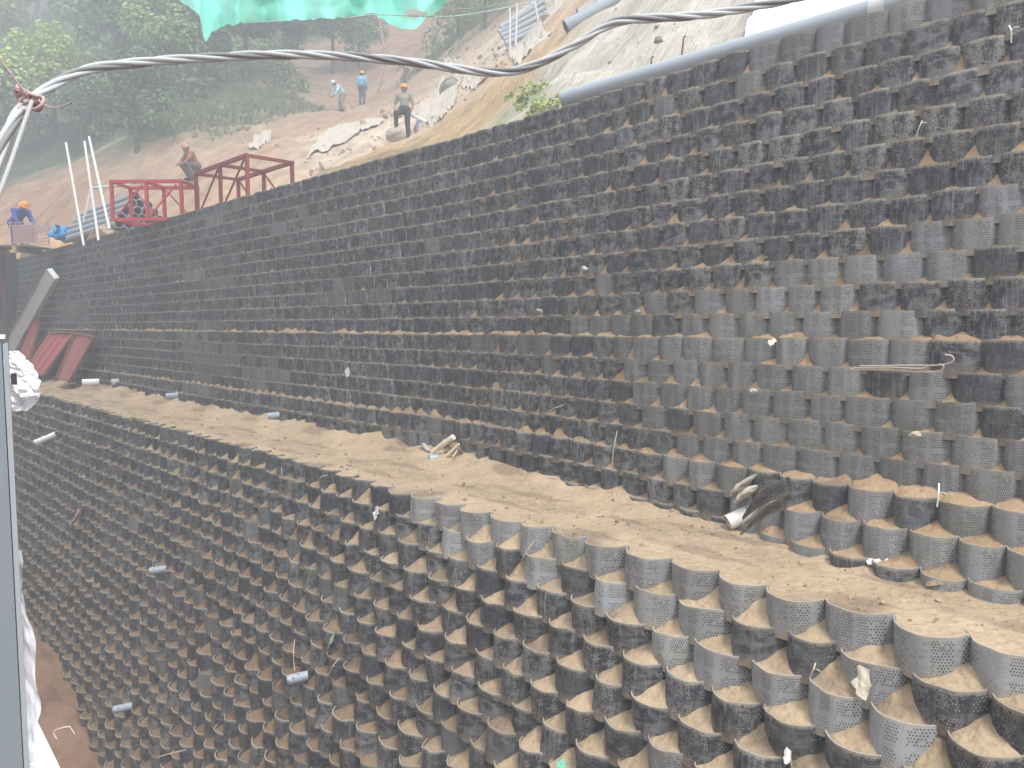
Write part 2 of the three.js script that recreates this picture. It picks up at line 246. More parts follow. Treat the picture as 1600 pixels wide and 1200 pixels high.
// ------------------------------------------------------------------ the hillside behind the wall
const TONE = { s: [0.46, 0.31, 0.21], o: [0.51, 0.34, 0.195], r: [0.40, 0.24, 0.16], g: [0.28, 0.29, 0.19], k: [0.47, 0.43, 0.37], w: [0.62, 0.49, 0.37], f: [0.09, 0.11, 0.06] };
const CP = [];
for (const [px, py, d, t] of [[60, 372, 27, 's'], [20, 330, 34, 'r'], [100, 320, 33, 'r'], [200, 285, 33, 's'], [170, 352, 21, 's'], [300, 270, 26, 's'], [400, 230, 27, 's'], [470, 280, 15, 's'], [250, 200, 38, 'g'], [350, 170, 40, 'g'], [420, 150, 42, 'g'], [320, 110, 48, 'f'], [150, 240, 42, 'f'], [60, 260, 42, 'f'], [520, 190, 36, 's'], [565, 166, 45, 'r'], [533, 175, 44, 's'], [480, 215, 32, 's'], [550, 257, 18, 'o'], [550, 215, 27, 'w'], [600, 240, 16, 'o'], [638, 224, 21, 'w'], [630, 214, 26, 'w'], [690, 150, 31, 'w'], [740, 174, 15.5, 'o'], [770, 120, 22, 'o'], [700, 201, 16, 'o'], [632, 128, 50, 's'], [640, 50, 62, 'r'], [600, 100, 55, 'r'], [700, 70, 48, 'g'], [760, 30, 50, 'f'], [800, 70, 27, 'w'], [870, 50, 22, 'o'], [850, 150, 12.3, 'g'], [900, 120, 11.5, 'k'], [950, 60, 13, 'k'], [1050, 60, 11, 'k'], [1100, 10, 12.5, 'k'], [1200, 30, 10.5, 'k'], [1300, -20, 10, 'k'], [1000, -60, 18, 'k'], [900, -40, 28, 'k'], [1200, -120, 14, 'k'], [820, -60, 50, 'f'], [600, -60, 82, 'f'], [300, -60, 84, 'f'], [0, -60, 80, 'f'], [100, 60, 64, 'f'], [0, 150, 54, 'f'], [400, 40, 68, 'f'], [-250, -50, 74, 'f'], [-250, 200, 52, 'f'], [-250, 330, 38, 's']]) { const q = at(px, py, d); CP.push({ x: q.x, z: q.z, y: q.y, t }); }
for (let x = -37; x <= 2; x += 2.6) { const d = x > XSTEP ? 0.75 : 0; CP.push({ x, z: -6.5, y: yTop - 0.04 + d, t: x > -9 ? 'k' : 'o' }, { x, z: -7.3, y: yTop + 0.06 + d, t: x > -8 ? 'k' : 'o' }); }
const RBF = (() => {
  const n = CP.length, N = n + 3, A = [], b = []; const phi = (d2) => (d2 < 1e-9 ? 0 : 0.5 * d2 * Math.log(d2));
  for (let i = 0; i < N; i++) { A.push(new Float64Array(N)); b.push(0); }
  for (let i = 0; i < n; i++) { for (let j = 0; j < n; j++) A[i][j] = phi((CP[i].x - CP[j].x) ** 2 + (CP[i].z - CP[j].z) ** 2); A[i][i] += CP[i].z > -7.4 ? 0 : 0.6; A[i][n] = A[n][i] = 1; A[i][n + 1] = A[n + 1][i] = CP[i].x; A[i][n + 2] = A[n + 2][i] = CP[i].z; b[i] = CP[i].y; }
  for (let k = 0; k < N; k++) { let p = k; for (let i = k + 1; i < N; i++) if (Math.abs(A[i][k]) > Math.abs(A[p][k])) p = i; [A[k], A[p]] = [A[p], A[k]];[b[k], b[p]] = [b[p], b[k]]; for (let i = k + 1; i < N; i++) { const m = A[i][k] / A[k][k]; if (!m) continue; for (let j = k; j < N; j++) A[i][j] -= m * A[k][j]; b[i] -= m * b[k]; } }
  for (let k = N - 1; k >= 0; k--) { for (let j = k + 1; j < N; j++) b[k] -= A[k][j] * b[j]; b[k] /= A[k][k]; }
  return (x, z) => { let s = b[n] + b[n + 1] * x + b[n + 2] * z; for (let i = 0; i < n; i++) s += b[i] * phi((CP[i].x - x) ** 2 + (CP[i].z - z) ** 2); return s; };
})();
const hillY = (x, z) => { const far = sstep(-6.6, -9, z), d = Math.hypot(x, z); return RBF(x, z) + far * (0.6 * (fbm(x * 0.5, z * 0.5, 111, 3) - 0.5) + 0.30 * (fbm(x * 1.9, z * 1.9, 112, 3) - 0.5) + 0.14 * (fbm(x * 6, z * 6, 114, 3) - 0.5)) + sstep(30, 60, d) * 1.5 * (fbm(x * 0.2, z * 0.2, 113, 2) - 0.5); };
function zone(x, z) { const w = {}; let S = 0; for (const p of CP) { const k = 1 / (0.15 + ((p.x - x) ** 2 + (p.z - z) ** 2)) ** 2; w[p.t] = (w[p.t] || 0) + k; S += k; } for (const k in w) w[k] /= S; return w; }
function onHill(px, py) { let d = 6, q; for (; d < 120; d += 0.15) { q = at(px, py, d); if (q.z < -6.4 && q.y < hillY(q.x, q.z)) break; } return at(px, py, d - 0.07); }
{
  const nu = 480, nv = 300, xs = (u) => lerp(-92, 8, Math.pow(u, 0.72)), zs = (v) => -6.42 - 88 * Math.pow(v, 1.9);
  const g = gridGeo(nu, nv, (u, v) => { const x = xs(u), z = zs(v); return V(x, v === 0 ? yTop - 0.3 : hillY(x, z), z); }, (q) => [q.x / 2.7, q.z / 2.7 + q.y / 3]);
  const p = g.attributes.position, C = new Float32Array(p.count * 3);
  for (let i = 0; i < p.count; i++) { const x = p.getX(i), z = p.getZ(i), w = zone(x + 1.6 * (fbm(x * 0.6, z * 0.6, 121, 3) - 0.5), z + 1.6 * (fbm(x * 0.6 + 50, z * 0.6, 122, 3) - 0.5)); let r = 0, gg = 0, b = 0; for (const k in w) { r += w[k] * TONE[k][0]; gg += w[k] * TONE[k][1]; b += w[k] * TONE[k][2]; } const n = 0.75 + 0.5 * fbm(x * 2.4, z * 2.4, 123, 4); C.set([r * n, gg * n, b * n], i * 3); }
  g.setAttribute('color', new THREE.BufferAttribute(C, 3));
  const gray = dataTex(512, 512, (i, j) => { const u = i / 512, v = j / 512, k = 0.62 + 0.5 * fbm(u * 10, v * 10, 131, 4, 10) + (vnoise(u * 90, v * 90, 133, 90) > 0.88 ? 0.15 : 0); return [k, k, k]; }, false);
  const m = new THREE.MeshStandardMaterial({ vertexColors: true, map: gray, bumpMap: soilBump, bumpScale: 0.09, roughness: 1 });
  struct('hillside', g, m);
}
{ // broken rock and rubble, thickest in the pale streak
  const g0 = bumpy(new THREE.IcosahedronGeometry(1, 3), 0.75, 1.1, 8), r = rng(31), n = 3000, im = new THREE.InstancedMesh(g0, std([0.52, 0.43, 0.34], 1), n), M = new THREE.Matrix4(), c = new THREE.Color(); let k = 0, tries = 0;
  while (k < n && tries++ < 60000) { const x = lerp(-48, 1, r()), z = -6.6 - 38 * r(), w = zone(x, z), p = (w.w || 0) * 1.0 + (w.k || 0) * 0.5 + (w.o || 0) * 0.10 + (w.s || 0) * 0.07; if (r() > p) continue; const s = (0.02 + 0.1 * Math.pow(r(), 6)) * (z < -12 ? 1.1 : 0.5); M.compose(V(x, hillY(x, z) + s * 0.15, z), new THREE.Quaternion().setFromEuler(new THREE.Euler(r() * 6, r() * 6, r() * 6)), V(s * (0.7 + r()), s * (0.6 + 0.5 * r()), s * (0.7 + r()))); im.setMatrixAt(k, M); const q = 0.5 + 0.75 * r(); im.setColorAt(k, c.setRGB(q, q * 0.96, q * 0.9)); k++; }
  im.count = k; im.name = 'rubble'; im.castShadow = im.receiveShadow = true; scene.add(im); tag(im, 'pale broken rock and rubble spilled down the bare slope behind the wall', 'rubble', null, 'stuff');
}
// foliage: small leaf faces in clusters
const matLeaf = (c) => new THREE.MeshPhysicalMaterial({ color: new THREE.Color().setRGB(...c), roughness: 0.9, side: THREE.DoubleSide, vertexColors: true, transmission: 0.3, thickness: 0 });
function leafCloud(seed, blobs, n, size) {          // blobs: [x, y, z, r]; leaves lie in their outer shells
  const r = rng(seed), P = [], C = [], N = []; const tot = blobs.reduce((s, b) => s + b[3] * b[3], 0);
  for (const b of blobs) { const m = Math.round(n * b[3] * b[3] / tot), tone = 0.65 + 0.7 * r(); for (let i = 0; i < m; i++) {
    const d = V(r() - 0.5, r() - 0.42, r() - 0.5).normalize(), rad = b[3] * (0.55 + 0.5 * Math.sqrt(r())) * (0.8 + 0.4 * vnoise(d.x * 2.5 + b[0], d.y * 2.5 + d.z * 2, seed)), q = V(b[0], b[1], b[2]).addScaledVector(d, rad), a = V(r() - 0.5, r() - 0.5, r() - 0.5).normalize(), e = d.clone().lerp(V(0, 1, 0), 0.5).cross(a).normalize(), f = e.clone().cross(d.clone().add(a.multiplyScalar(0.7))).normalize(), s = size * (0.6 + 0.8 * r()), t = tone * (0.7 + 0.6 * r());
    const A = q.clone().addScaledVector(e, -s), B = q.clone().addScaledVector(f, s * 0.55), D = q.clone().addScaledVector(e, s), G = q.clone().addScaledVector(f, -s * 0.55);
    P.push(...A.toArray(), ...G.toArray(), ...D.toArray(), ...A.toArray(), ...D.toArray(), ...B.toArray()); for (let h = 0; h < 6; h++) C.push(t, t * 1.0, t * (0.8 + 0.3 * r() * 0)); } }
  const g = new THREE.BufferGeometry(); g.setAttribute('position', new THREE.Float32BufferAttribute(P, 3)); g.setAttribute('color', new THREE.Float32BufferAttribute(C, 3)); g.computeVertexNormals(); return g;
}
function makeTreeGeo(seed, h, spread) {
  const r = rng(seed), blobs = [], bars = [], top = V(0.3 * (r() - 0.5), h * 0.62, 0.3 * (r() - 0.5)); bars.push(bar(V(0, -0.8, 0), top, 0.022 * h + 0.06, 0.012 * h, 7));
  for (let i = 0; i < 11; i++) { const a = i * 2.4 + r(), y = h * (0.42 + 0.52 * r()), rr = spread * (0.25 + 0.6 * r()) * (1.15 - 0.6 * y / h), c = [Math.cos(a) * rr, y, Math.sin(a) * rr, spread * (0.24 + 0.22 * r())]; blobs.push(c); bars.push(bar(V(top.x * 0.7, Math.min(y * 0.75, top.y), top.z * 0.7), V(c[0], c[1], c[2]), 0.008 * h, 0.004 * h, 5)); }
  blobs.push([top.x, h * 0.95, top.z, spread * 0.36]);
  return { trunk: mergeGeometries(bars), crown: leafCloud(seed + 5, blobs, 3600, 0.02 * h + 0.035) };
}
const treeKinds = [makeTreeGeo(201, 7, 2.9), makeTreeGeo(202, 8.5, 3.1), makeTreeGeo(203, 5.5, 3.0), makeTreeGeo(204, 9.5, 3.4)];
const matTrunk = std([0.12, 0.1, 0.08], 1);
const leafMats = [matLeaf([0.21, 0.32, 0.17]), matLeaf([0.42, 0.52, 0.15]), matLeaf([0.3, 0.42, 0.2]), matLeaf([0.15, 0.22, 0.14])];
[ // px, py of the foot, kind, scale, colour, what singles it out
  [85, 215, 2, 1.05, 1, 'bright yellow green bushy tree left of centre of the wooded slope'],
  [190, 165, 1, 0.95, 2, 'mid green tree right behind the bright yellow green tree'],
  [262, 175, 0, 0.9, 2, 'mid green leafy tree above the twisted cable, left of the green net'],
  [20, 130, 3, 0.9, 1, 'tree with yellow green top in the upper left corner'],
  [10, 250, 2, 0.9, 3, 'dark bush-like tree behind the tied end of the cable'],
  [130, 240, 0, 0.62, 3, 'dark small tree behind the three thin poles'],
  [215, 235, 2, 0.75, 3, 'dark low tree at the edge of the grassy slope'],
  [320, 150, 1, 0.75, 3, 'dark tree under the left end of the green net'],
  [385, 130, 3, 0.7, 3, 'tall dark tree under the middle of the green net'],
  [450, 120, 0, 0.85, 3, 'dark tree under the green net, left of the red earth path'],
  [520, 115, 1, 0.72, 3, 'dark tree beside the red earth path'],
  [560, 105, 2, 0.8, 0, 'small green tree at the left edge of the red earth path'],
  [120, 110, 3, 0.85, 0, 'hazy tall tree high on the wooded slope at left'],
  [230, 80, 1, 0.95, 0, 'hazy green tree high on the slope beside the net'],
  [60, 50, 0, 1.1, 0, 'hazy tree at the top of the slope in the left corner'],
  [330, 60, 3, 0.9, 0, 'hazy tree behind the green net at left'],
  [470, 55, 1, 1.0, 0, 'hazy tree behind the middle of the green net'],
  [560, 40, 0, 1.0, 3, 'dark hazy tree behind the right part of the green net'],
  [715, 62, 2, 0.62, 2, 'low tree right of the red earth path and the net'],
  [758, 45, 0, 0.55, 2, 'slim tree behind the stack of pale pipes up the slope'],
  [170, 20, 3, 1.0, 0, 'hazy tree crown at the top edge between corner and net'],
].forEach(([px, py, k, s, c, label], i) => { const q = onHill(px, py); const t = thing('broadleaf_tree', label, 'tree', q); t.rotation.y = i * 1.7; t.scale.setScalar(s); mesh('trunk', treeKinds[k].trunk, matTrunk, t); mesh('crown', treeKinds[k].crown, leafMats[c], t); });
{ // undergrowth and grass on the slope
  const g0 = leafCloud(301, [[0, 0.3, 0, 0.5], [0.4, 0.2, 0.2, 0.35], [-0.3, 0.25, -0.3, 0.4]], 170, 0.1), r = rng(41), n = 1500, im = new THREE.InstancedMesh(g0, leafMats[2], n), M = new THREE.Matrix4(), c = new THREE.Color(); let k = 0, tries = 0;
  while (k < n && tries++ < 60000) { const x = lerp(-78, -10, r()), z = -14 - 60 * r(), w = zone(x, z), p = (w.f || 0) * 0.9 + (w.g || 0) * 0.10; if (r() > p * p) continue; const s = 0.7 + 1.5 * r() * r(); M.compose(V(x, hillY(x, z) - 0.05, z), new THREE.Quaternion().setFromAxisAngle(V(0, 1, 0), r() * 6), V(s, s * (0.8 + 0.7 * r()), s)); im.setMatrixAt(k, M); const q = 0.45 + 0.75 * r() * r() + 0.1; im.setColorAt(k, c.setRGB(q, q, q * 0.95)); k++; }
  im.count = k; im.name = 'undergrowth'; im.castShadow = im.receiveShadow = true; scene.add(im); tag(im, 'dark green undergrowth covering the wooded slope at upper left', 'undergrowth', null, 'stuff');
  const blade = []; for (let i = 0; i < 22; i++) { const a = r() * 6.28, l = 0.22 + 0.3 * r(), o = V(0.1 * (r() - 0.5), 0, 0.1 * (r() - 0.5)), tip = o.clone().add(V(Math.cos(a) * l * 0.5, l, Math.sin(a) * l * 0.5)), sd = V(-Math.sin(a), 0, Math.cos(a)).multiplyScalar(0.014); blade.push(...o.clone().add(sd).toArray(), ...o.clone().sub(sd).toArray(), ...tip.toArray()); }
  const gg = new THREE.BufferGeometry(); gg.setAttribute('position', new THREE.Float32BufferAttribute(blade, 3)); gg.computeVertexNormals();
  const nm = 6500, gm = new THREE.InstancedMesh(gg, new THREE.MeshStandardMaterial({ color: new THREE.Color().setRGB(0.36, 0.37, 0.26), roughness: 1, side: THREE.DoubleSide }), nm); k = 0; tries = 0;
  while (k < nm && tries++ < 90000) { const x = lerp(-55, -8, r()), z = -13 - 40 * r(), w = zone(x, z); if (r() > (w.g || 0) * 1.2 - 0.2) continue; const s = 0.35 + 0.5 * r(); M.compose(V(x, hillY(x, z) - 0.02, z), new THREE.Quaternion().setFromAxisAngle(V(0, 1, 0), r() * 6), V(s * 1.3, s, s * 1.3)); gm.setMatrixAt(k, M); const q = 0.6 + 0.7 * r(); gm.setColorAt(k, c.setRGB(q, q, q * 0.9)); k++; }
  gm.count = k; gm.name = 'grass'; gm.castShadow = gm.receiveShadow = true; scene.add(gm); tag(gm, 'thin pale grass on the slope below the trees', 'grass', null, 'stuff');
}
// ------------------------------------------------------------------ long pipe, stakes, cable, net
const matPVC = std([0.29, 0.33, 0.37], 0.45), matPVCin = std([0.4, 0.43, 0.46], 0.5), matPale = std([0.72, 0.72, 0.69], 0.5), matSteel = std([0.3, 0.31, 0.32], 0.55, { metalness: 0.3 });
const matRust = std([0.2, 0.085, 0.06], 0.9), matRedPaint = std([0.45, 0.06, 0.075], 0.6), matBrown = std([0.25, 0.06, 0.058], 0.75), matWood = std([0.45, 0.36, 0.25], 0.9), matWhite = std([0.82, 0.82, 0.8], 0.7), matTwig = std([0.55, 0.46, 0.33], 0.95), matBlack = std([0.03, 0.03, 0.034], 0.7);
const matFilm = new THREE.MeshPhysicalMaterial({ color: new THREE.Color(0.9, 0.9, 0.92), roughness: 0.45, transmission: 0.25, thickness: 0, side: THREE.DoubleSide });
const matSheet0 = std([0.8, 0.8, 0.79], 0.8, { side: THREE.DoubleSide }), matSheet = std([0.5, 0.44, 0.37], 0.95, { side: THREE.DoubleSide });
{
  const a = atZ(884, 166, -6.22), b = atZ(1376, 18, -6.22), c = atZ(1458, 2, -6.22); a.y = b.y = c.y = yTop + 0.115; const t = thing('drain_pipe', 'long grey plastic pipe lying along the top edge of the upper wall at right', 'pipe', a.clone().lerp(c, 0.5));
  const seg = (p, q, n) => { const L = p.distanceTo(q), m = mesh('pipe_section', hollow(L, 0.098, 0.006, 28), matPVC, t); place(m, p, q); m.position.sub(t.position); return m; };
  seg(a, b); seg(b.clone().lerp(c, 0.05), c);
  const k = mesh('coupling', hollow(0.12, 0.109, 0.009, 28), std([0.5, 0.5, 0.5], 0.6), t); place(k, b.clone().lerp(a, 0.02), b.clone().lerp(c, 0.3)); k.position.copy(b).sub(t.position);
  const tie = mesh('cloth_tie', bumpy(new THREE.TorusGeometry(0.105, 0.014, 8, 26, 4.6), 0.012, 14, 3), std([0.05, 0.5, 0.52], 0.8), t); tie.quaternion.setFromUnitVectors(V(0, 0, 1), c.clone().sub(b).normalize()); tie.position.copy(b.clone().lerp(c, 0.97)).sub(t.position); tie.userData.label = 'turquoise cloth tied round the open pipe end';
}
[[1013, 128, 1018, 92, 'rusty stake in front of the rocky slope, further from the open pipe end'], [1061, 112, 1068, 60, 'taller rusty stake standing behind the long grey pipe']].forEach(([x0, y0, x1, y1, l]) => { const a = atZ(x0, y0, -6.32), b = atZ(x1, y1, -6.32); const o = thing('steel_stake', l, 'stake', a); mesh('rod', bar(V(0, -0.15, 0), b.clone().sub(a), 0.009, 0.008, 7), matRust, o); mesh('hook', tubeAlong([b.clone().sub(a), b.clone().sub(a).add(V(0.01, 0.02, 0)), b.clone().sub(a).add(V(0.025, 0.01, 0))], 0.006, 8, 6), matRust, o); });
{
  const pts = [[-30, 420, 2.5], [-22, 340, 2.5], [-8, 265, 2.55], [14, 205, 2.62], [47, 160, 2.75], [125, 113, 3.0], [220, 98, 3.2], [320, 91, 3.3], [430, 86, 3.35], [530, 88, 3.4], [640, 97, 3.4], [760, 113, 3.4], [826, 105, 3.4], [895, 72, 3.4], [945, 42, 3.4], [985, 31, 3.4], [1090, 24, 3.45], [1190, 8, 3.5], [1290, -16, 3.5], [1420, -60, 3.6]].map((q) => at(...q));
  const cv = new THREE.CatmullRomCurve3(pts, false, 'catmullrom', 0.5), n = 420, fr = cv.computeFrenetFrames(n, false), L = cv.getLength();
  const t = thing('twisted_cable', 'thick twisted grey cable sagging across the whole upper part of the view', 'cable', pts[9].clone());
  for (let s = 0; s < 4; s++) { const q = []; for (let i = 0; i <= n; i++) { const p = cv.getPointAt(i / n), a = s * Math.PI / 2 + i / n * L / 0.62 * 6.2832, w = 0.0112 * (1 + 0.12 * Math.sin(i * 0.11 + s * 2)); q.push(p.addScaledVector(fr.normals[i], Math.cos(a) * w).addScaledVector(fr.binormals[i], Math.sin(a) * w).sub(t.position)); } mesh('strand', new THREE.TubeGeometry(new THREE.CatmullRomCurve3(q), 900, 0.0094, 8), std(s === 3 ? [0.2, 0.2, 0.2] : [0.42, 0.43, 0.435], 0.7), t); }
  const k = at(47, 157, 2.72), r = thing('tie_rope', 'pinkish rope knotted round the twisted cable at upper left', 'rope', k), mR = std([0.46, 0.33, 0.31], 0.95), mG = std([0.36, 0.35, 0.34], 0.95), rel = (x, y, d) => at(x, y, d).sub(k);
  const lo = []; const rr = rng(9); for (let i = 0; i <= 46; i++) { const a = i * 0.75; lo.push(V(0.034 * Math.cos(a) + (i - 23) * 0.0018, 0.028 * Math.sin(a) - (i - 23) * 0.0009, 0.034 * Math.sin(a * 0.9 + 1)).addScaledVector(V(rr() - 0.5, rr() - 0.5, rr() - 0.5), 0.014)); }
  mesh('knot', tubeAlong(lo, 0.0058, 260, 6), mR, r);
  mesh('upper_line', tubeAlong([rel(-14, 78, 2.6), rel(14, 112, 2.65), rel(45, 152, 2.7)], 0.0035, 20, 6), mR, r); mesh('lower_line', tubeAlong([rel(50, 158, 2.68), rel(34, 204, 2.6), rel(14, 262, 2.5), rel(-12, 330, 2.4)], 0.0075, 24, 7), mG, r); mesh('loose_end', tubeAlong([rel(60, 157, 2.7), rel(74, 166, 2.69), rel(90, 168, 2.68), rel(112, 160, 2.66)], 0.0026, 20, 6), mR, r);
}
{
  const low = [[268, -30], [282, 2], [296, 12], [312, 22], [318, 58], [322, 64], [330, 50], [352, 40], [400, 34], [470, 31], [540, 27], [585, 22], [606, 34], [625, 42], [640, 46], [654, 42], [668, 26], [690, 12], [712, -18]];
  const yAt = (x) => { for (let i = 1; i < low.length; i++) if (x <= low[i][0]) return lerp(low[i - 1][1], low[i][1], (x - low[i - 1][0]) / (low[i][0] - low[i - 1][0])); return -30; };
  const g = gridGeo(180, 26, (u, v) => { const x = lerp(268, 712, u), yb = yAt(x) + 5 * (vnoise(u * 70, 1, 141) - 0.5), y = lerp(-120, yb, v); return at(x, y, 14.5 + 0.5 * Math.sin(u * 17 + v * 2) + 0.35 * Math.sin(u * 41 + 1) * v + 0.5 * fbm(u * 9, v * 5, 142, 3) - 0.8 * v); });
  const I = [], p = g.attributes.position, ix = g.index.array, hole = at(648, 20, 14), hl = at(636, 19, 14); for (let i = 0; i < ix.length; i += 3) { const m = V(0, 0, 0); for (let k = 0; k < 3; k++) m.add(V(p.getX(ix[i + k]), p.getY(ix[i + k]), p.getZ(ix[i + k]))); m.multiplyScalar(1 / 3); const s = m.clone().project(camera), sx = (s.x + 1) * 800, sy = (1 - s.y) * 600, e = Math.hypot((sx - 650) / 15, (sy - 22) / 6.5) + 0.5 * (vnoise(sx * 0.3, sy * 0.3, 143) - 0.5); if (e > 1) I.push(ix[i], ix[i + 1], ix[i + 2]); } g.setIndex(I);
  const c0 = at(490, -20, 14.5), t = thing('shade_net', 'torn turquoise green net hanging at the top of the view', 'net', c0); g.translate(-c0.x, -c0.y, -c0.z);
  mesh('netting', g, new THREE.MeshPhysicalMaterial({ color: new THREE.Color().setRGB(0.24, 0.76, 0.63), roughness: 0.9, transmission: 0.35, thickness: 0, side: THREE.DoubleSide }), t);
  mesh('edge_rope', tubeAlong([[330, 51], [352, 41], [400, 35], [470, 32], [540, 28], [585, 23], [700, 26], [760, 18], [830, 4]].map(([x, y]) => at(x, y, 13.9).sub(c0)), 0.012, 60, 5), std([0.4, 0.55, 0.5], 0.9), t);
}
// ------------------------------------------------------------------ steel trusses, pipe stack, poles behind the wall
function truss(name, label, L, H, W, n, m, pos, turn) {
  const t = thing(name, label, 'truss', pos); t.rotation.y = turn; const s = 0.07; let odd = 0;
  const add = (nm, a, b, w = s) => mesh(nm, boxBar(a, b, w, w, Math.abs(b.y - a.y) > 0.5 * a.distanceTo(b) ? V(0, 0, 1) : V(0, 1, 0)), m, t), e = 0.004;
  for (const y of [0, H]) for (const z of [0, W]) add('chord', V(-L / 2, y, z), V(L / 2, y, z));
  for (let i = 0; i <= n; i++) { const x = lerp(-L / 2 + s / 2, L / 2 - s / 2, i / n); for (const z of [0, W]) add('post', V(x, s / 2 + e, z), V(x, H - s / 2 - e, z), s * 0.9); for (const y of [0, H]) add('crossbar', V(x, y, s / 2 + e), V(x, y, W - s / 2 - e), s * 0.85); }
  for (let i = 0; i < n; i++) { const x0 = lerp(-L / 2 + s, L / 2 - s, i / n) + s, x1 = lerp(-L / 2 + s, L / 2 - s, (i + 1) / n) - s; for (const z of [0, W]) { const f = (odd++ & 1) ? [x0, x1] : [x1, x0]; add('brace', V(f[0], s, z + 0.012), V(f[1], H - s, z + 0.012), s * 0.42); } }
  return t;
}
{ const a = atZ(305, 273, -6.75), b = atZ(387, 241, -6.75), L = a.distanceTo(b), y = (a.y + b.y) / 2; truss('steel_truss', 'dark red brown steel lattice frame on the wall top, right of the bright red one', L, 0.98, 0.95, 2, matBrown, V((a.x + b.x) / 2, y - 0.98, -7.7), 0);
  const c = at(258, 350, 17.0); truss('steel_truss', 'bright red steel lattice frame on the wall top beside the stacked pipes', 1.6, 0.8, 0.75, 2, matRedPaint, V(c.x, c.y, c.z), THREE.MathUtils.degToRad(43)); }
{
  const y0 = atZ(200, 362, -6.9).y, xr = atZ(196, 345, -6.9).x, r = 0.11, rr = rng(55); let first = null;
  for (let j = 0; j < 5; j++) for (let i = 0; i < 6 - j + (j ? 0 : 0); i++) {
    if (j === 4 && i) continue; const o = first ? first.clone() : new THREE.Group(); if (!first) { first = o; mesh('tube', hollow(5.2, r, 0.008, 22), std([0.27, 0.29, 0.31], 0.5), o); mesh('socket', hollow(0.16, r + 0.01, 0.014, 22), std([0.36, 0.38, 0.4], 0.5), o).position.x = 2.52; }
    o.name = numbered('grey_pipe'); scene.add(o); tag(o, 'grey plastic pipe in the stack left of the bright red steel frame', 'pipe', 'grey pipes stacked behind the wall'); o.position.set(xr - 2.6 + 0.35 * (rr() - 0.5), y0 + r + j * r * 1.76 + 0.1, -6.75 - (i + j * 0.5) * r * 2.05); o.rotation.z = 0.01 * (rr() - 0.5); o.rotation.y = 0.01 * (rr() - 0.5);
  }
}
[[131, 384, 103, 223, 'leftmost of the three thin pale poles leaning above the left wall end'], [154, 376, 132, 221, 'middle one of the three thin pale poles leaning above the left wall end'], [171, 358, 139, 214, 'rightmost of the three thin pale poles leaning above the left wall end']].forEach(([x0, y0, x1, y1, l]) => { const a = atZ(x0, y0, -6.0), dp = a.clone().sub(camera.position).dot(fwd), b = at(x1, y1, dp + 0.6), o = thing('pale_pole', l, 'pole', a); mesh('shaft', bar(V(0, 0, 0), b.sub(a), 0.034, 0.03, 9), matPale, o); mesh('joint_ring', bar(b.clone().multiplyScalar(0.48), b.clone().multiplyScalar(0.5), 0.041, 0.041, 9), matPale, o); });
{ const a = at(127, 332, 23), b = at(142, 294, 23), c = at(203, 289, 22.5), o = thing('pipe_rail', 'bent pale pipe rail above the left end of the pipe stack', 'rail', a); mesh('upright', bar(V(0, -0.5, 0), b.clone().sub(a), 0.03, 0.03, 8), matPale, o); mesh('top_rail', bar(b.clone().sub(a), c.clone().sub(a), 0.04, 0.04, 8), std([0.55, 0.6, 0.56], 0.6), o); }
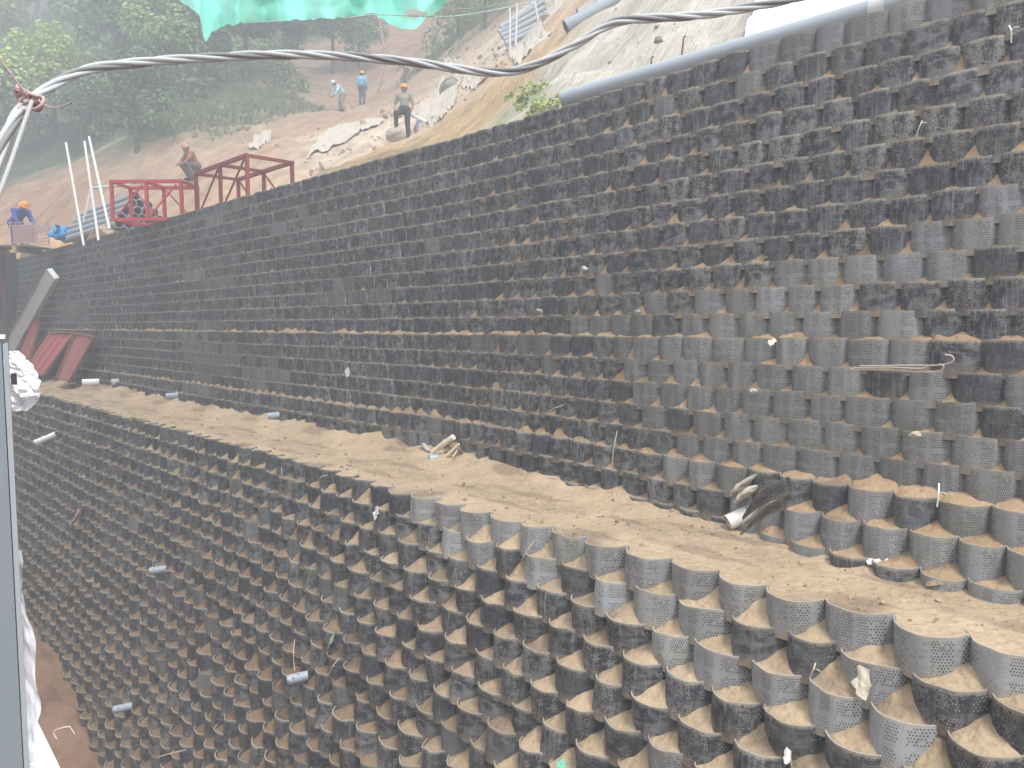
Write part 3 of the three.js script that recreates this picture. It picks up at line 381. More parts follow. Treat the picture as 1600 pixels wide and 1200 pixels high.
{ // platform at the far left
  const a = at(6, 386, 21.5), o = thing('plank_platform', 'weathered timber platform jutting out at the far left wall end', 'platform', a), rr = rng(4); o.rotation.y = THREE.MathUtils.degToRad(45.7);
  for (let i = 0; i < 6; i++) { const m = mesh('plank', new THREE.BoxGeometry(1.6, 0.045, 0.19), std([0.2 + 0.1 * rr(), 0.17 + 0.08 * rr(), 0.15], 0.95), o); m.position.set(0.15 + 0.06 * (rr() - 0.5), 0.01 * rr(), 0.35 - i * 0.2); }
  for (const x of [-0.4, 0.6]) { const m = mesh('beam', new THREE.BoxGeometry(0.1, 0.14, 1.3), matWood, o); m.position.set(x, -0.1, -0.15); } for (const z of [0.3, -0.6]) mesh('prop', bar(V(-0.45, -3.6, z), V(-0.45, -0.17, z), 0.05, 0.05, 8), matRust, o);
  const c = thing('wire_cage', 'pinkish wire mesh cage standing on the timber platform at far left', 'cage', at(37, 381, 21.5)); c.rotation.y = THREE.MathUtils.degToRad(38); const mC = std([0.5, 0.33, 0.34], 0.7), W = 0.78, H = 0.6, D = 0.5;
  for (const [x, z] of [[-W / 2, 0], [W / 2, 0], [-W / 2, -D], [W / 2, -D]]) mesh('post', bar(V(x, 0, z), V(x * 1.06, H + 0.02, z), 0.018, 0.018, 6), mC, c);
  const wires = []; for (let i = 1; i < 9; i++) { const x = lerp(-W / 2, W / 2, i / 9); wires.push(bar(V(x, 0.02, 0), V(x * 1.06, H, 0), 0.008, 0.008, 5), bar(V(x, 0.02, -D), V(x * 1.06, H, -D), 0.008, 0.008, 5)); } for (let i = 0; i <= 6; i++) { const y = lerp(0.02, H, i / 6); wires.push(bar(V(-W / 2, y, 0.004), V(W / 2, y, 0.004), 0.009, 0.009, 5), bar(V(-W / 2, y, -D), V(W / 2, y, -D), 0.009, 0.009, 5), bar(V(W / 2, y, 0), V(W / 2, y, -D), 0.009, 0.009, 5)); } mesh('mesh_wires', mergeGeometries(wires), mC, c);
  mesh('panel', new THREE.BoxGeometry(W * 0.92, H * 0.86, 0.02).translate(0, H * 0.47, -0.05), std([0.55, 0.42, 0.42], 0.8), c);
  const tb = thing('blue_tarp', 'crumpled bright blue tarpaulin on the wall top at far left', 'tarpaulin', at(93, 372, 21.6)); mesh('cloth', bumpy(new THREE.SphereGeometry(0.26, 40, 24).scale(1, 0.75, 0.7).translate(0, 0.12, 0), 0.16, 5.5, 6), std([0.05, 0.3, 0.62], 0.7), tb); mesh('corner_flap', gridGeo(10, 8, (u, v) => V(0.1 + u * 0.3, 0.2 + v * 0.12 + 0.05 * Math.sin(u * 7), 0.12 + 0.06 * Math.sin(v * 5 + u * 3))), std([0.05, 0.33, 0.66], 0.7, { side: THREE.DoubleSide }), tb);
  const q = at(12, 396, 25.6), s = thing('shade_sheet', 'dark sheet added to stand for the shade below the timber platform', 'sheet', q); mesh('sheet_cloth', gridGeo(24, 20, (u, v) => V(0, 0, 0).addScaledVector(V(0.698, 0, -0.716), lerp(-1.6, 0.33 + 0.12 * v, u)).add(V(0, -v * 2.3, 0)).addScaledVector(V(0.716, 0, 0.698), 0.07 * Math.sin(u * 14) + 0.05 * v)), std([0.03, 0.03, 0.035], 0.9, { side: THREE.DoubleSide }), s); mesh('shade_edge', bar(V(-1.1, 0.01, 1.15), V(0.23, 0.01, -0.236), 0.02, 0.02, 6), matBlack, s);  // dark sheet stands in for the shade under the platform
}
// ------------------------------------------------------------------ leaning beam and red panels at the left end of the bench
{
  const a = atZ(80, 428, -5.72), b = atZ(-4, 580, -5.25), d = a.clone().sub(b), o = thing('steel_beam', 'pale grey steel channel leaning against the upper wall at far left', 'beam', b), n = V(0.716, 0, 0.698), m = std([0.72, 0.76, 0.78], 0.5);
  const w = 0.34, up = n; mesh('web', boxBar(V(0, 0, 0), d, w, 0.02, n), m, o); const sd = d.clone().normalize().cross(n).normalize(); for (const k of [-1, 1]) mesh('flange', boxBar(sd.clone().multiplyScalar(k * (w / 2 + 0.007)).addScaledVector(n, -0.07), d.clone().addScaledVector(sd, k * (w / 2 + 0.007)).addScaledVector(n, -0.07), 0.014, 0.17, n), m, o); mesh('end_plate', boxBar(d.clone().addScaledVector(n, -0.075), d.clone().multiplyScalar(1.006).addScaledVector(n, -0.075), w, 0.15, n), matPale, o);
}
function redPanel(label, tl, tr, br, bl, ribs, mat) {       // a steel form panel by its four corners
  const o = thing('form_panel', label, 'form panel', bl), c = [tl, tr, br, bl].map((q) => q.clone().sub(bl)), n = c[1].clone().sub(c[0]).cross(c[3].clone().sub(c[0])).normalize(); if (n.z < 0) n.negate();
  const P = (u, v, h) => c[3].clone().lerp(c[2], u).lerp(c[0].clone().lerp(c[1], u), v).addScaledVector(n, h);
  const sk = [0, 0.025].map((h) => gridGeo(ribs * 8, 4, (u, v) => P(u, v, h + 0.03 * (Math.abs(((u * ribs) % 1) - 0.5) < 0.16 ? 1 : 0)))); mesh('skin', mergeGeometries(sk), mat, o);
  const F = (u0, v0, u1, v1, nm) => mesh(nm, boxBar(P(u0, v0, 0.05), P(u1, v1, 0.05), 0.05, 0.06, n), matRust, o); F(0, 0, 0, 1, 'side_rail'); F(1, 0, 1, 1, 'side_rail'); F(0.03, 0, 0.97, 0, 'end_rail'); F(0.03, 1, 0.97, 1, 'end_rail'); return o;
}
{
  const zt = -5.72, zb = -5.3, m1 = std([0.42, 0.1, 0.1], 0.7), m2 = std([0.3, 0.1, 0.095], 0.75);
  redPanel('narrow red form panel just right of the leaning grey channel', atZ(51, 503, zt), atZ(66, 503, zt), atZ(44, 580, zb), atZ(24, 570, zb), 1, m1);
  redPanel('wide ribbed red form panel leaning between the two narrow ones', atZ(77, 521, zt), atZ(121, 521, zt), atZ(72, 588, zb), atZ(36, 580, zb), 4, m1);
  redPanel('dull red brown form panel, the rightmost one leaning on the wall', atZ(121, 522, zt + 0.08), atZ(151, 527, zt + 0.08), atZ(112, 597, zb + 0.1), atZ(92, 591, zb + 0.1), 1, m2);
  const t0 = atZ(138, 508, -5.6), t1 = atZ(152, 514, -5.6), o = thing('rusty_bracket', 'thin rusty bracket sticking up behind the rightmost red panel', 'bracket', t0); mesh('rung', bar(V(0, 0, 0), t1.clone().sub(t0), 0.015, 0.015, 6), matRust, o); mesh('leg', bar(t1.clone().sub(t0), atZ(143, 552, -5.6).sub(t0), 0.018, 0.018, 6), matRust, o);
  const sb = atZ(38, 574, -5.2);
}
// ------------------------------------------------------------------ post, plastic film and board next to the camera
{
  const yaw = THREE.MathUtils.degToRad(45.7), c = at(12, 530, 1.7), o = thing('steel_post', 'pale grey steel post standing close at the left edge of the view', 'post', V(c.x, 0.05, c.z)); o.rotation.y = yaw + 0.58; const H = c.y - 0.05, m = std([0.2, 0.225, 0.25], 0.45, { metalness: 0.1 });
  mesh('shaft', new THREE.BoxGeometry(0.3, H, 0.14).translate(-0.15 - 0.012, H / 2, -0.07), m, o); mesh('edge_lip', new THREE.BoxGeometry(0.01, H - 0.01, 0.15).translate(-0.005, (H - 0.01) / 2, -0.072), std([0.3, 0.32, 0.34], 0.45), o); mesh('cap', new THREE.BoxGeometry(0.30, 0.008, 0.15).translate(-0.155, H + 0.005, -0.07), matPale, o); mesh('clip', new THREE.BoxGeometry(0.012, 0.025, 0.02).translate(0.008, H - 0.09, 0), matBlack, o);
  const k = at(16, 548, 1.95), f = thing('plastic_film', 'crumpled white plastic film bulging out behind the near grey post', 'film', k); const rt = V(0.698, 0, -0.716), bk = V(-0.716, 0, -0.698);
  mesh('film_fold', gridGeo(48, 60, (u, v) => { const w = (0.028 + 0.05 * Math.sin(Math.min(1, v * 1.25) * Math.PI * 0.62) * (v < 0.8 ? 1 : 1 - (v - 0.8) * 3.4)); return V(0, 0, 0).addScaledVector(rt, lerp(-0.06, w, u) + 0.006 * (fbm(v * 9, 2, 152, 3) - 0.5)).add(V(0, -v * 0.155, 0)).addScaledVector(bk, -0.03 * Math.sin(u * 3.0) + 0.035 * (fbm(u * 6, v * 8, 151, 4) - 0.5)); }), matFilm, f);
  const k2 = at(28, 860, 1.78), f2 = thing('plastic_film', 'narrow strip of white plastic film hanging along the near post lower down', 'film', k2); mesh('film_strip', gridGeo(20, 60, (u, v) => V(0, 0, 0).addScaledVector(rt, lerp(-0.03, 0.006 + 0.024 * Math.sin(v * 2.7) * sstep(0, 0.5, v) + 0.006 * Math.sin(v * 19), u)).add(V(0, -v * 0.52, 0)).addScaledVector(bk, 0.02 * (fbm(u * 3, v * 12, 153, 3) - 0.5))), matFilm, f2);
  const yb = E - 1.1, bp = [[-90, 1100], [42, 1100], [66, 1146], [112, 1245], [-90, 1245]].map(([x, y]) => atY(x, y, yb)), s = new THREE.Shape(bp.map((q) => new THREE.Vector2(q.x, -q.z))), g = new THREE.ExtrudeGeometry(s, { depth: 0.025, bevelEnabled: true, bevelSize: 0.003, bevelThickness: 0.003, bevelSegments: 2 }); g.rotateX(-Math.PI / 2); const bo = thing('white_board', 'bright white board corner at the bottom left of the view', 'board', V(bp[2].x, yb - 0.03, bp[2].z)); g.translate(-bp[2].x, 0, -bp[2].z); mesh('board_sheet', g, matWhite, bo);
  mesh('edge_strip', bar(bp[1].clone().sub(bo.position).add(V(0, -0.012, 0)), bp[3].clone().sub(bo.position).add(V(0, -0.012, 0)), 0.009, 0.009, 8), matPale, bo);
}
// ------------------------------------------------------------------ litter, pipes and stones on the bench and the ledges
function onBench(px, py) { let q = atY(px, py, yBerm); for (let k = 0; k < 4; k++) q = atY(px, py, benchY(q.x, q.z)); return q; }
function onLower(px, py) { let d = 2.5; for (; d < 30; d += 0.02) { const q = at(px, py, d), i = Math.max(0, (yBerm - q.y) / CELLH); if (-q.z > Dlow(i, q.x) - 0.1) return q; } return at(px, py, d); }
function onUpper(px, py) { let d = 3; for (; d < 40; d += 0.02) { const q = at(px, py, d), i = Math.max(0, (yTop - q.y) / CELLH); if (-q.z > Dup(i, q.x) - 0.05) return q; } return at(px, py, d); }
function drain(label, p, dir, L, r, mat = matPVC) { const o = thing('drain_stub', label, 'pipe', p), d = dir.clone().normalize(), t = mesh('tube', hollow(L, r, 0.005, 22), mat, o); place(t, V(0, 0, 0), d); t.position.copy(d).multiplyScalar(L / 2 - 0.02); for (let k = 0; k < 3; k++) { const h = mesh('drain_hole', new THREE.CylinderGeometry(0.008, 0.008, 0.004, 10), matBlack, o); const up = V(0, 1, 0).addScaledVector(d, -d.y).normalize(), sd = d.clone().cross(up), q = up.clone().multiplyScalar(Math.cos(0.5 + k * 0.5)).addScaledVector(sd, Math.sin(0.5 + k * 0.5) * (d.dot(V(1, 0, 0)) < 0 ? -1 : 1)); h.quaternion.setFromUnitVectors(V(0, 1, 0), q); h.position.copy(d).multiplyScalar(L * (0.35 + 0.25 * k)).addScaledVector(q, r); } return o; }
const LFT = V(-0.698, 0, 0.716), OUT = V(0, 0, 1);
drain('pale open pipe half buried at the foot of the wall beside torn black plastic', onBench(1141, 826).add(V(0, 0.055, 0)), V(0.42, 0.3, -0.5), 0.42, 0.06, std([0.62, 0.6, 0.56], 0.6));
drain('grey pipe stub at the wall foot below the pale broken wood', onBench(708, 722).add(V(0, 0.06, 0)), LFT.clone().add(V(0, -0.08, 0.5)), 0.3, 0.058);
drain('small grey pipe stub poking out of the wall foot right of the far left pipes', onBench(450, 657).add(V(0, 0.1, 0)), LFT.clone().add(V(0, -0.12, 0.5)), 0.32, 0.055);
drain('grey pipe stub at the wall foot right of the two pipes near red panels', onBench(294, 624).add(V(0, 0.1, 0)), LFT.clone().add(V(0, -0.1, 0.45)), 0.42, 0.06);
drain('short white pipe piece lying on the bench beside the red panels', onBench(154, 603).add(V(0, 0.09, 0)), LFT.clone().add(V(0.25, 0, 0.6)), 0.36, 0.085, matPale);
drain('dusty pipe end at the wall foot just right of the white pipe piece', onBench(196, 602).add(V(0, 0.09, 0)), LFT.clone().add(V(0.1, -0.1, 0.5)), 0.3, 0.08, std([0.45, 0.42, 0.38], 0.8));
drain('light grey pipe stub sticking out of the lower wall near a withered green leaf', onLower(478, 1056), LFT.clone().add(V(0, -0.15, 0.75)), 0.2, 0.048);
drain('pale pipe stub low in the left part of the lower wall', onLower(205, 1103), LFT.clone().add(V(0, -0.15, 0.7)), 0.24, 0.05);
drain('small pipe stub below a forked twig in the left of the lower wall', onLower(258, 889), LFT.clone().add(V(0, -0.1, 0.5)), 0.22, 0.05);
drain('white pipe scrap tilted on the lower wall under the left end of the bench', onLower(86, 679), LFT.clone().add(V(0.1, -0.5, 0.3)), 0.42, 0.06, matPale);
{ // torn black strip of honeycomb by the pale pipe
  const a = atZ(1236, 762, -5.12), b = atZ(1156, 814, -4.95), o = thing('plastic_scrap', 'torn piece of black perforated plastic lying over the pale open pipe', 'plastic scrap', a.clone()); const d = b.clone().sub(a), up = V(0, 0.13, 0.05);
  const tl = 20, sg = (k, s, off) => { const g = gridGeo(16, 5, (u, v) => d.clone().multiplyScalar(u).addScaledVector(up, (v - 0.35) * s * (1 - 0.8 * Math.pow(u, 2)) ).add(V(0, 0.04 * Math.sin(u * 3), 0.05 * Math.sin(u * 4 + k))).add(off)); const uv = g.attributes.uv; for (let i = 0; i < uv.count; i++) uv.setXY(i, lerp(0.01, 0.24, uv.getX(i)), lerp((5 + 0.02) / 8, (5 + 0.97) / 8, uv.getY(i))); g.setAttribute('color', new THREE.Float32BufferAttribute(new Float32Array(uv.count * 3).fill(0.8), 3)); return g; };
  const mm = matCell.clone(); mm.side = THREE.DoubleSide; mesh('torn_strip', sg(0, 1.05, V(0, 0, 0)), mm, o); mesh('folded_strip', sg(1.5, 0.7, V(0.02, -0.1, 0.06)), mm, o);
}
function scrap(name, label, cat, p, w, h, mat, seed, n = V(0, 0.5, 0.85), turn = 0, curl = 0.25) {       // a crumpled bit of sheet
  const o = thing(name, label, cat, p), z = n.clone().normalize(), x = V(0, 1, 0).cross(z).normalize().applyAxisAngle(z, turn), y = z.clone().cross(x), rag = (a) => 0.45 + 1.0 * fbm(Math.cos(a) * 2.6 + 9, Math.sin(a) * 2.6 + 9, seed, 2);
  const lay = (off) => gridGeo(22, 7, (u, v) => { const a = u * 6.2832, r = v * rag(a), X = Math.cos(a) * r * w / 2, Y = Math.sin(a) * r * h / 2; return V(0, 0, 0).addScaledVector(x, X).addScaledVector(y, Y).addScaledVector(z, off + curl * w * (fbm(X / w * 3 + 8, Y / h * 3 + 8, seed + 1, 3) - 0.4)); });
  const m = mesh('crumpled_sheet', mergeGeometries([lay(0.012), lay(0.009)]), mat, o); m.material = mat; return o;
}
const dsd = (c, r = 0.85) => std(c, r, { side: THREE.DoubleSide });
{ const p = atZ(1163, 764, -5.22), o = thing('cement_sack', 'dusty white sack scrap above the pale open pipe at the wall foot', 'sack', p), m = std([0.45, 0.4, 0.34], 0.9); const rl = (k, x, y, z, sx, seed) => bumpy(new THREE.SphereGeometry(1, 36, 24).scale(sx, 0.026, 0.05).rotateZ(0.75).translate(x, y, z), 0.022, 30, seed); mesh('upper_fold', rl(0, -0.01, 0.035, 0, 0.14, 21), m, o); mesh('lower_fold', rl(1, 0.03, -0.03, 0.03, 0.12, 22), m, o); }
scrap('plastic_bag', 'white plastic bag scrap on the bench below the dark lower cells', 'bag', onBench(1378, 882).add(V(0, 0.02, 0)), 0.17, 0.15, dsd([0.82, 0.78, 0.76]), 12, V(0.1, 0.9, 0.5), 0.3, 0.4);
scrap('paper_scrap', 'cream paper scrap hanging on a lower wall cell at the right', 'paper', onLower(1352, 1066).add(V(0, 0, 0.03)), 0.11, 0.17, dsd([0.62, 0.56, 0.44]), 13, V(-0.2, 0.3, 1), 0.2, 0.3);
scrap('dry_leaf', 'withered green leaf above the light grey pipe stub in the lower wall', 'leaf', onLower(527, 1001).add(V(0, 0.02, 0.04)), 0.13, 0.17, dsd([0.17, 0.24, 0.16]), 14, V(-0.5, 0.5, 0.8), 0.4, 0.35);
scrap('dry_leaf', 'curled brown leaf lying alone on the right end of the bench', 'leaf', onBench(1460, 920).add(V(0, 0.02, 0)), 0.085, 0.05, dsd([0.24, 0.18, 0.12]), 15, V(0, 1, 0.4), 0.3, 0.5);
scrap('paper_tag', 'small white printed tag on a soil cell near the bottom edge', 'tag', onLower(1236, 1184).add(V(0, 0.02, 0.03)), 0.055, 0.085, dsd([0.7, 0.68, 0.64]), 16, V(-0.4, 0.5, 0.8), 0.3, 0.2);
scrap('cloth_rag', 'pink and grey rag caught on the far left part of the lower wall', 'rag', onLower(131, 806).add(V(0.03, 0, 0.08)), 0.32, 0.42, dsd([0.5, 0.28, 0.29]), 17, V(-0.6, 0.4, 0.7), 0.5, 0.5);
scrap('plastic_scrap', 'pale triangular plastic scrap in the lower left of the lower wall', 'plastic scrap', onLower(62, 862).add(V(0.03, 0, 0.06)), 0.22, 0.2, dsd([0.6, 0.58, 0.52]), 18, V(-0.6, 0.5, 0.7), 0.1, 0.2);
scrap('plastic_scrap', 'grey square plastic scrap on the lower wall beside the near post', 'plastic scrap', onLower(116, 926).add(V(0.03, 0, 0.06)), 0.24, 0.2, dsd([0.35, 0.33, 0.31]), 19, V(-0.5, 0.6, 0.7), 0.6, 0.15);
scrap('plastic_bag', 'small torn white bag caught in the middle of the lower wall near the bench front', 'bag', onLower(596, 802).add(V(0, 0, 0.05)), 0.12, 0.14, dsd([0.6, 0.62, 0.63]), 20, V(-0.4, 0.3, 0.9), 0.4, 0.5);
scrap('paper_tag', 'white square tag on a dark cell in the middle of the upper wall', 'tag', onUpper(555, 581).add(V(0, 0, 0.11)), 0.13, 0.13, dsd([0.72, 0.72, 0.7]), 21, V(0, 0, 1), 0.8, 0.05);
scrap('paper_tag', 'white upright tag on a bench front cell at the middle left', 'tag', onLower(449, 735).add(V(0, 0, 0.06)), 0.05, 0.12, dsd([0.66, 0.66, 0.66]), 22, V(-0.3, 0, 1), 0, 0.05);
scrap('plastic_scrap', 'green plastic scrap at the very bottom of the view', 'plastic scrap', onLower(888, 1193).add(V(0, 0.01, 0.05)), 0.1, 0.06, dsd([0.16, 0.5, 0.34]), 24, V(-0.3, 0.7, 0.7), 0.3, 0.3);
scrap('paper_scrap', 'folded pale paper on an upper wall ledge at the right', 'paper', onUpper(1213, 537).add(V(0, 0.01, 0.06)), 0.07, 0.05, dsd([0.66, 0.6, 0.44]), 25, V(0.2, 0.5, 0.9), 0.6, 0.4);
function stone(label, p, s, c, seed) { const o = mesh('stone', bumpy(new THREE.IcosahedronGeometry(s, 4).scale(1.3, 0.75, 0.9), s * 0.7, 1.2 / s, seed), std(c.map((k) => k * 0.6), 0.95)); o.scale.setScalar(0.75); o.position.copy(p); tag(o, label, 'stone'); }
stone('cream stone on a ledge low in the right part of the upper wall', onUpper(1437, 678).add(V(0, 0.0, 0.08)), 0.04, [0.66, 0.58, 0.4], 3);
stone('grey stone on a ledge in the centre of the upper wall', onUpper(1002, 488).add(V(0, 0.005, 0.06)), 0.032, [0.42, 0.4, 0.36], 4);
stone('pale stone on a ledge left of the grey stone in the upper wall', onUpper(849, 487).add(V(0, 0.01, 0.06)), 0.034, [0.55, 0.52, 0.45], 5);
stone('flat white stone on a ledge high in the centre of the upper wall', onUpper(919, 422).add(V(0, 0.01, 0.05)), 0.036, [0.68, 0.66, 0.6], 6);
stone('white angular stone on a ledge below the right rod bundle', onUpper(1183, 612).add(V(0, 0.01, 0.06)), 0.032, [0.72, 0.7, 0.66], 7);
{ // bent rods on the ledge at the right
  const P = (x, y, dz = 0) => onUpper(x, y).add(V(0, 0.0, 0.1 + dz)), o0 = P(1340, 574), o = thing('bent_rod', 'bundle of thin hooked steel rods lying on a ledge at the right', 'rods', o0), m = std([0.42, 0.34, 0.27], 0.85), rl = (...q) => P(...q).sub(o0);
  for (const l of [[[1354, 571], [1420, 570], [1488, 568], [1500, 562], [1498, 556], [1488, 553]], [[1339, 576], [1400, 577], [1470, 580], [1482, 576], [1485, 571], [1478, 568]], [[1345, 574], [1400, 573], [1455, 574], [1462, 570]]]) { mesh('rod', tubeAlong(l.map(([x, y], i) => { const q = rl(x, y); q.z = 0.02 + 0.02 * i / l.length; return q; }), 0.0065, 50, 6), m, o); }
}
{ // broken pale wood above the pipe stub in the middle
  const c = onUpper(712, 690).add(V(0, 0, 0.12)), o = thing('broken_wood', 'heap of pale broken wood sticks against the wall above the grey pipe stub', 'wood', c), rl = (x, y, d) => onUpper(x, y).add(V(0, 0, d)).sub(c);
  mesh('split_log', bar(rl(702, 698, 0.16), rl(721, 681, 0.12), 0.03, 0.036, 9), std([0.62, 0.58, 0.46], 0.9), o); mesh('stick', bar(rl(697, 704, 0.2), rl(713, 686, 0.16), 0.026, 0.02, 7), std([0.6, 0.54, 0.42], 0.9), o); mesh('stick', bar(rl(717, 708, 0.16), rl(730, 692, 0.12), 0.02, 0.015, 7), std([0.6, 0.5, 0.4], 0.9), o); mesh('stick', bar(rl(725, 711, 0.16), rl(727, 702, 0.12), 0.012, 0.012, 6), matTwig, o);
  mesh('soil_clump', bumpy(new THREE.SphereGeometry(0.12, 40, 30).scale(1.3, 0.7, 0.5).translate(0.05, -0.1, -0.04), 0.09, 11, 4), matSoil, o);
  const a = onBench(655, 705).add(V(0, 0.04, 0)), s2 = thing('plastic_scrap', 'thin grey plastic strip left of the grey pipe stub at the wall foot', 'plastic scrap', a); mesh('strip', gridGeo(14, 3, (u, v) => V(u * 0.26, 0.05 - u * 0.04 + 0.02 * Math.sin(u * 6), -0.05 + v * 0.05 + u * 0.05)), dsd([0.34, 0.34, 0.35]), s2);
}
[ // thin dry twigs and straws
  [860, 645, 890, 632, 0, 'thin bent straw lying on a ledge low in the middle of the upper wall'], [962, 722, 974, 672, 0, 'long pale straw hanging down the upper wall just above the bench'], [1468, 790, 1474, 752, 0, 'white bent wire on a cell at the right above the bench'], [823, 872, 845, 842, 1, 'straight pale twig leaning on a bench front cell in the middle'], [1272, 1054, 1283, 1030, 1, 'short white straw in a lower cell at the right'], [522, 1050, 540, 1025, 1, 'curved twig right of the light grey pipe stub'], [712, 1003, 738, 1001, 1, 'short pale stick lying on soil in the middle of the lower wall'], [244, 888, 252, 866, 1, 'forked twig above the small pipe stub in the lower wall'], [255, 1180, 300, 1168, 1, 'pale twig low in the left of the lower wall near the pit floor'], [468, 1046, 470, 996, 1, 'peeling grey strip above the light grey pipe stub'], [505, 748, 520, 741, 1, 'short white stick on the bench front left of the middle'], [84, 925, 108, 902, 1, 'reddish straw sticking out beside the near post'], [1195, 412, 1203, 405, 0, 'tiny pale twig on a ledge in the right half of the upper wall'], [1435, 215, 1448, 192, 0, 'bent white wire high in the right part of the upper wall'], [1583, 70, 1582, 46, 0, 'short white wire hook in the upper right corner'],
].forEach(([x0, y0, x1, y1, lo, l], i) => { const f = lo ? onLower : onUpper, a = f(x0, y0).add(V(0, 0, 0.05)), b = f(x1, y1).add(V(0, 0, lo ? 0.07 : 0.09)), m = a.clone().lerp(b, 0.5).add(V(0.01, 0.012, 0.02)), d = b.clone().sub(a), o = thing('dry_twig', l, 'twig', a), r = 0.0028 + 0.0009 * (i % 3) + d.length() * 0.004; mesh('stem', tubeAlong([V(0, 0, 0), m.clone().sub(a), d], r, 14, 5), i === 2 || i > 12 ? matPale : matTwig, o); mesh('side_shoot', tubeAlong([m.clone().sub(a), m.clone().sub(a).add(V(0.02, 0.015, 0.01)), m.clone().sub(a).add(V(0.045, 0.01, 0.01))], r * 0.6, 8, 5), i === 2 || i > 12 ? matPale : matTwig, o); });
{ const q = atY(105, 1140, pitY(-9, -2.5)), o = thing('bent_wire', 'thin bent white wire on the red soil at the bottom left', 'wire', at(84, 1155, 9.5)); const rl = (x, y) => at(x, y, 9.5).sub(o.position); mesh('wire_length', tubeAlong([rl(89, 1155), rl(84, 1143), rl(98, 1137), rl(109, 1135)], 0.008, 24, 5), matPale, o); mesh('wire_end', tubeAlong([rl(109, 1135), rl(113, 1141), rl(117, 1147)], 0.007, 10, 5), matPale, o); }
// ------------------------------------------------------------------ things on the hillside
function hillSheet(label, c, mat, seed, lift = 0.1) { // c: four corners in the view, laid over the slope
  const k = c.map(([x, y]) => onHill(x, y)), o = thing('white_sheet', label, 'sheet', k[0]); mesh('sheet_cloth', gridGeo(46, 30, (u, v) => { const q = k[0].clone().lerp(k[1], u).lerp(k[3].clone().lerp(k[2], u), v); const e = 0.35 * (vnoise(u * 5, v * 5 + seed, seed) - 0.5); q.x += e; q.z += e * 0.6; return V(q.x, hillY(q.x, q.z) + lift + 0.09 * (fbm(u * 7, v * 7, seed + 2, 3) - 0.5), q.z).sub(o.position); }), mat, o); return o; }
hillSheet('large white plastic sheet over the slope behind the long grey pipe', [[1205, -40], [1430, -60], [1412, 55], [1160, 95]], matSheet0, 161, 0.14);
hillSheet('long pale sheet spread down the slope right of the standing worker', [[690, 122], [722, 120], [690, 190], [652, 182]], matSheet, 162);
hillSheet('pale sheet patch on the slope under the pale stacked pipes', [[815, 40], [868, 46], [820, 92], [790, 78]], matSheet, 163);
hillSheet('pale sheet heap under the cable, left of the yellow slope', [[693, 92], [722, 96], [728, 108], [694, 106]], matSheet, 164);
hillSheet('pale sheet just below the cable beside the big grey boulder', [[735, 122], [764, 120], [752, 134], [722, 136]], matSheet, 165);
hillSheet('long cream lime covered sheet on the slope below the standing worker', [[545, 195], [600, 190], [545, 222], [478, 250]], matSheet, 166);
hillSheet('narrow cream cloth lying behind the red brown steel frame', [[395, 215], [425, 208], [410, 228], [388, 236]], matSheet, 167);
{ const q = onHill(703, 138), o = thing('boulder', 'big grey boulder on the slope under the cable', 'boulder', q); mesh('rock', bumpy(new THREE.IcosahedronGeometry(0.45, 5).scale(1.05, 0.95, 0.8), 0.16, 2.6, 9), std([0.25, 0.24, 0.2], 1), o); mesh('chipped_face', bumpy(new THREE.IcosahedronGeometry(0.26, 4).translate(0.3, -0.05, 0.2), 0.1, 3.5, 10), std([0.3, 0.28, 0.24], 1), o); }
[[783, 50, 852, 12], [786, 56, 868, 14], [785, 43, 850, 2], [790, 62, 880, 20], [797, 36, 850, -6], [792, 68, 872, 30]].forEach(([x0, y0, x1, y1], i) => { const a = at(x0, y0, 26), b = at(x1, y1, 26), o = thing('slope_pipe', 'pale grey pipe in the stack high on the slope beside the white stakes', 'pipe', a, 'pale pipes stacked high on the slope'); const t = mesh('tube', hollow(a.distanceTo(b), 0.1, 0.01, 16), matPVCin, o); place(t, V(0, 0, 0), b.clone().sub(a)); const k = mesh('socket', hollow(0.25, 0.115, 0.012, 16), matPVCin, o); k.quaternion.copy(t.quaternion); k.position.copy(b.clone().sub(a)).multiplyScalar(0.03); });
[[797, 66, 797, 14, 'left one of the white stakes at the pale pipe stack'], [806, 52, 808, 8, 'second white stake at the pale pipe stack'], [847, 40, 836, 6, 'tilted white stake at the right of the pale pipe stack'], [870, 24, 868, -6, 'rightmost white stake above the pale pipe stack']].forEach(([x0, y0, x1, y1, l]) => { const a = at(x0, y0, 25.3), b = at(x1, y1, 25.3), o = thing('white_stake', l, 'stake', a); mesh('shaft', bar(V(0, -0.4, 0), b.clone().sub(a), 0.035, 0.03, 7), matPale, o); mesh('tip', bar(b.clone().sub(a), b.clone().sub(a).add(V(0, 0.06, 0)), 0.03, 0.01, 7), matPale, o); });
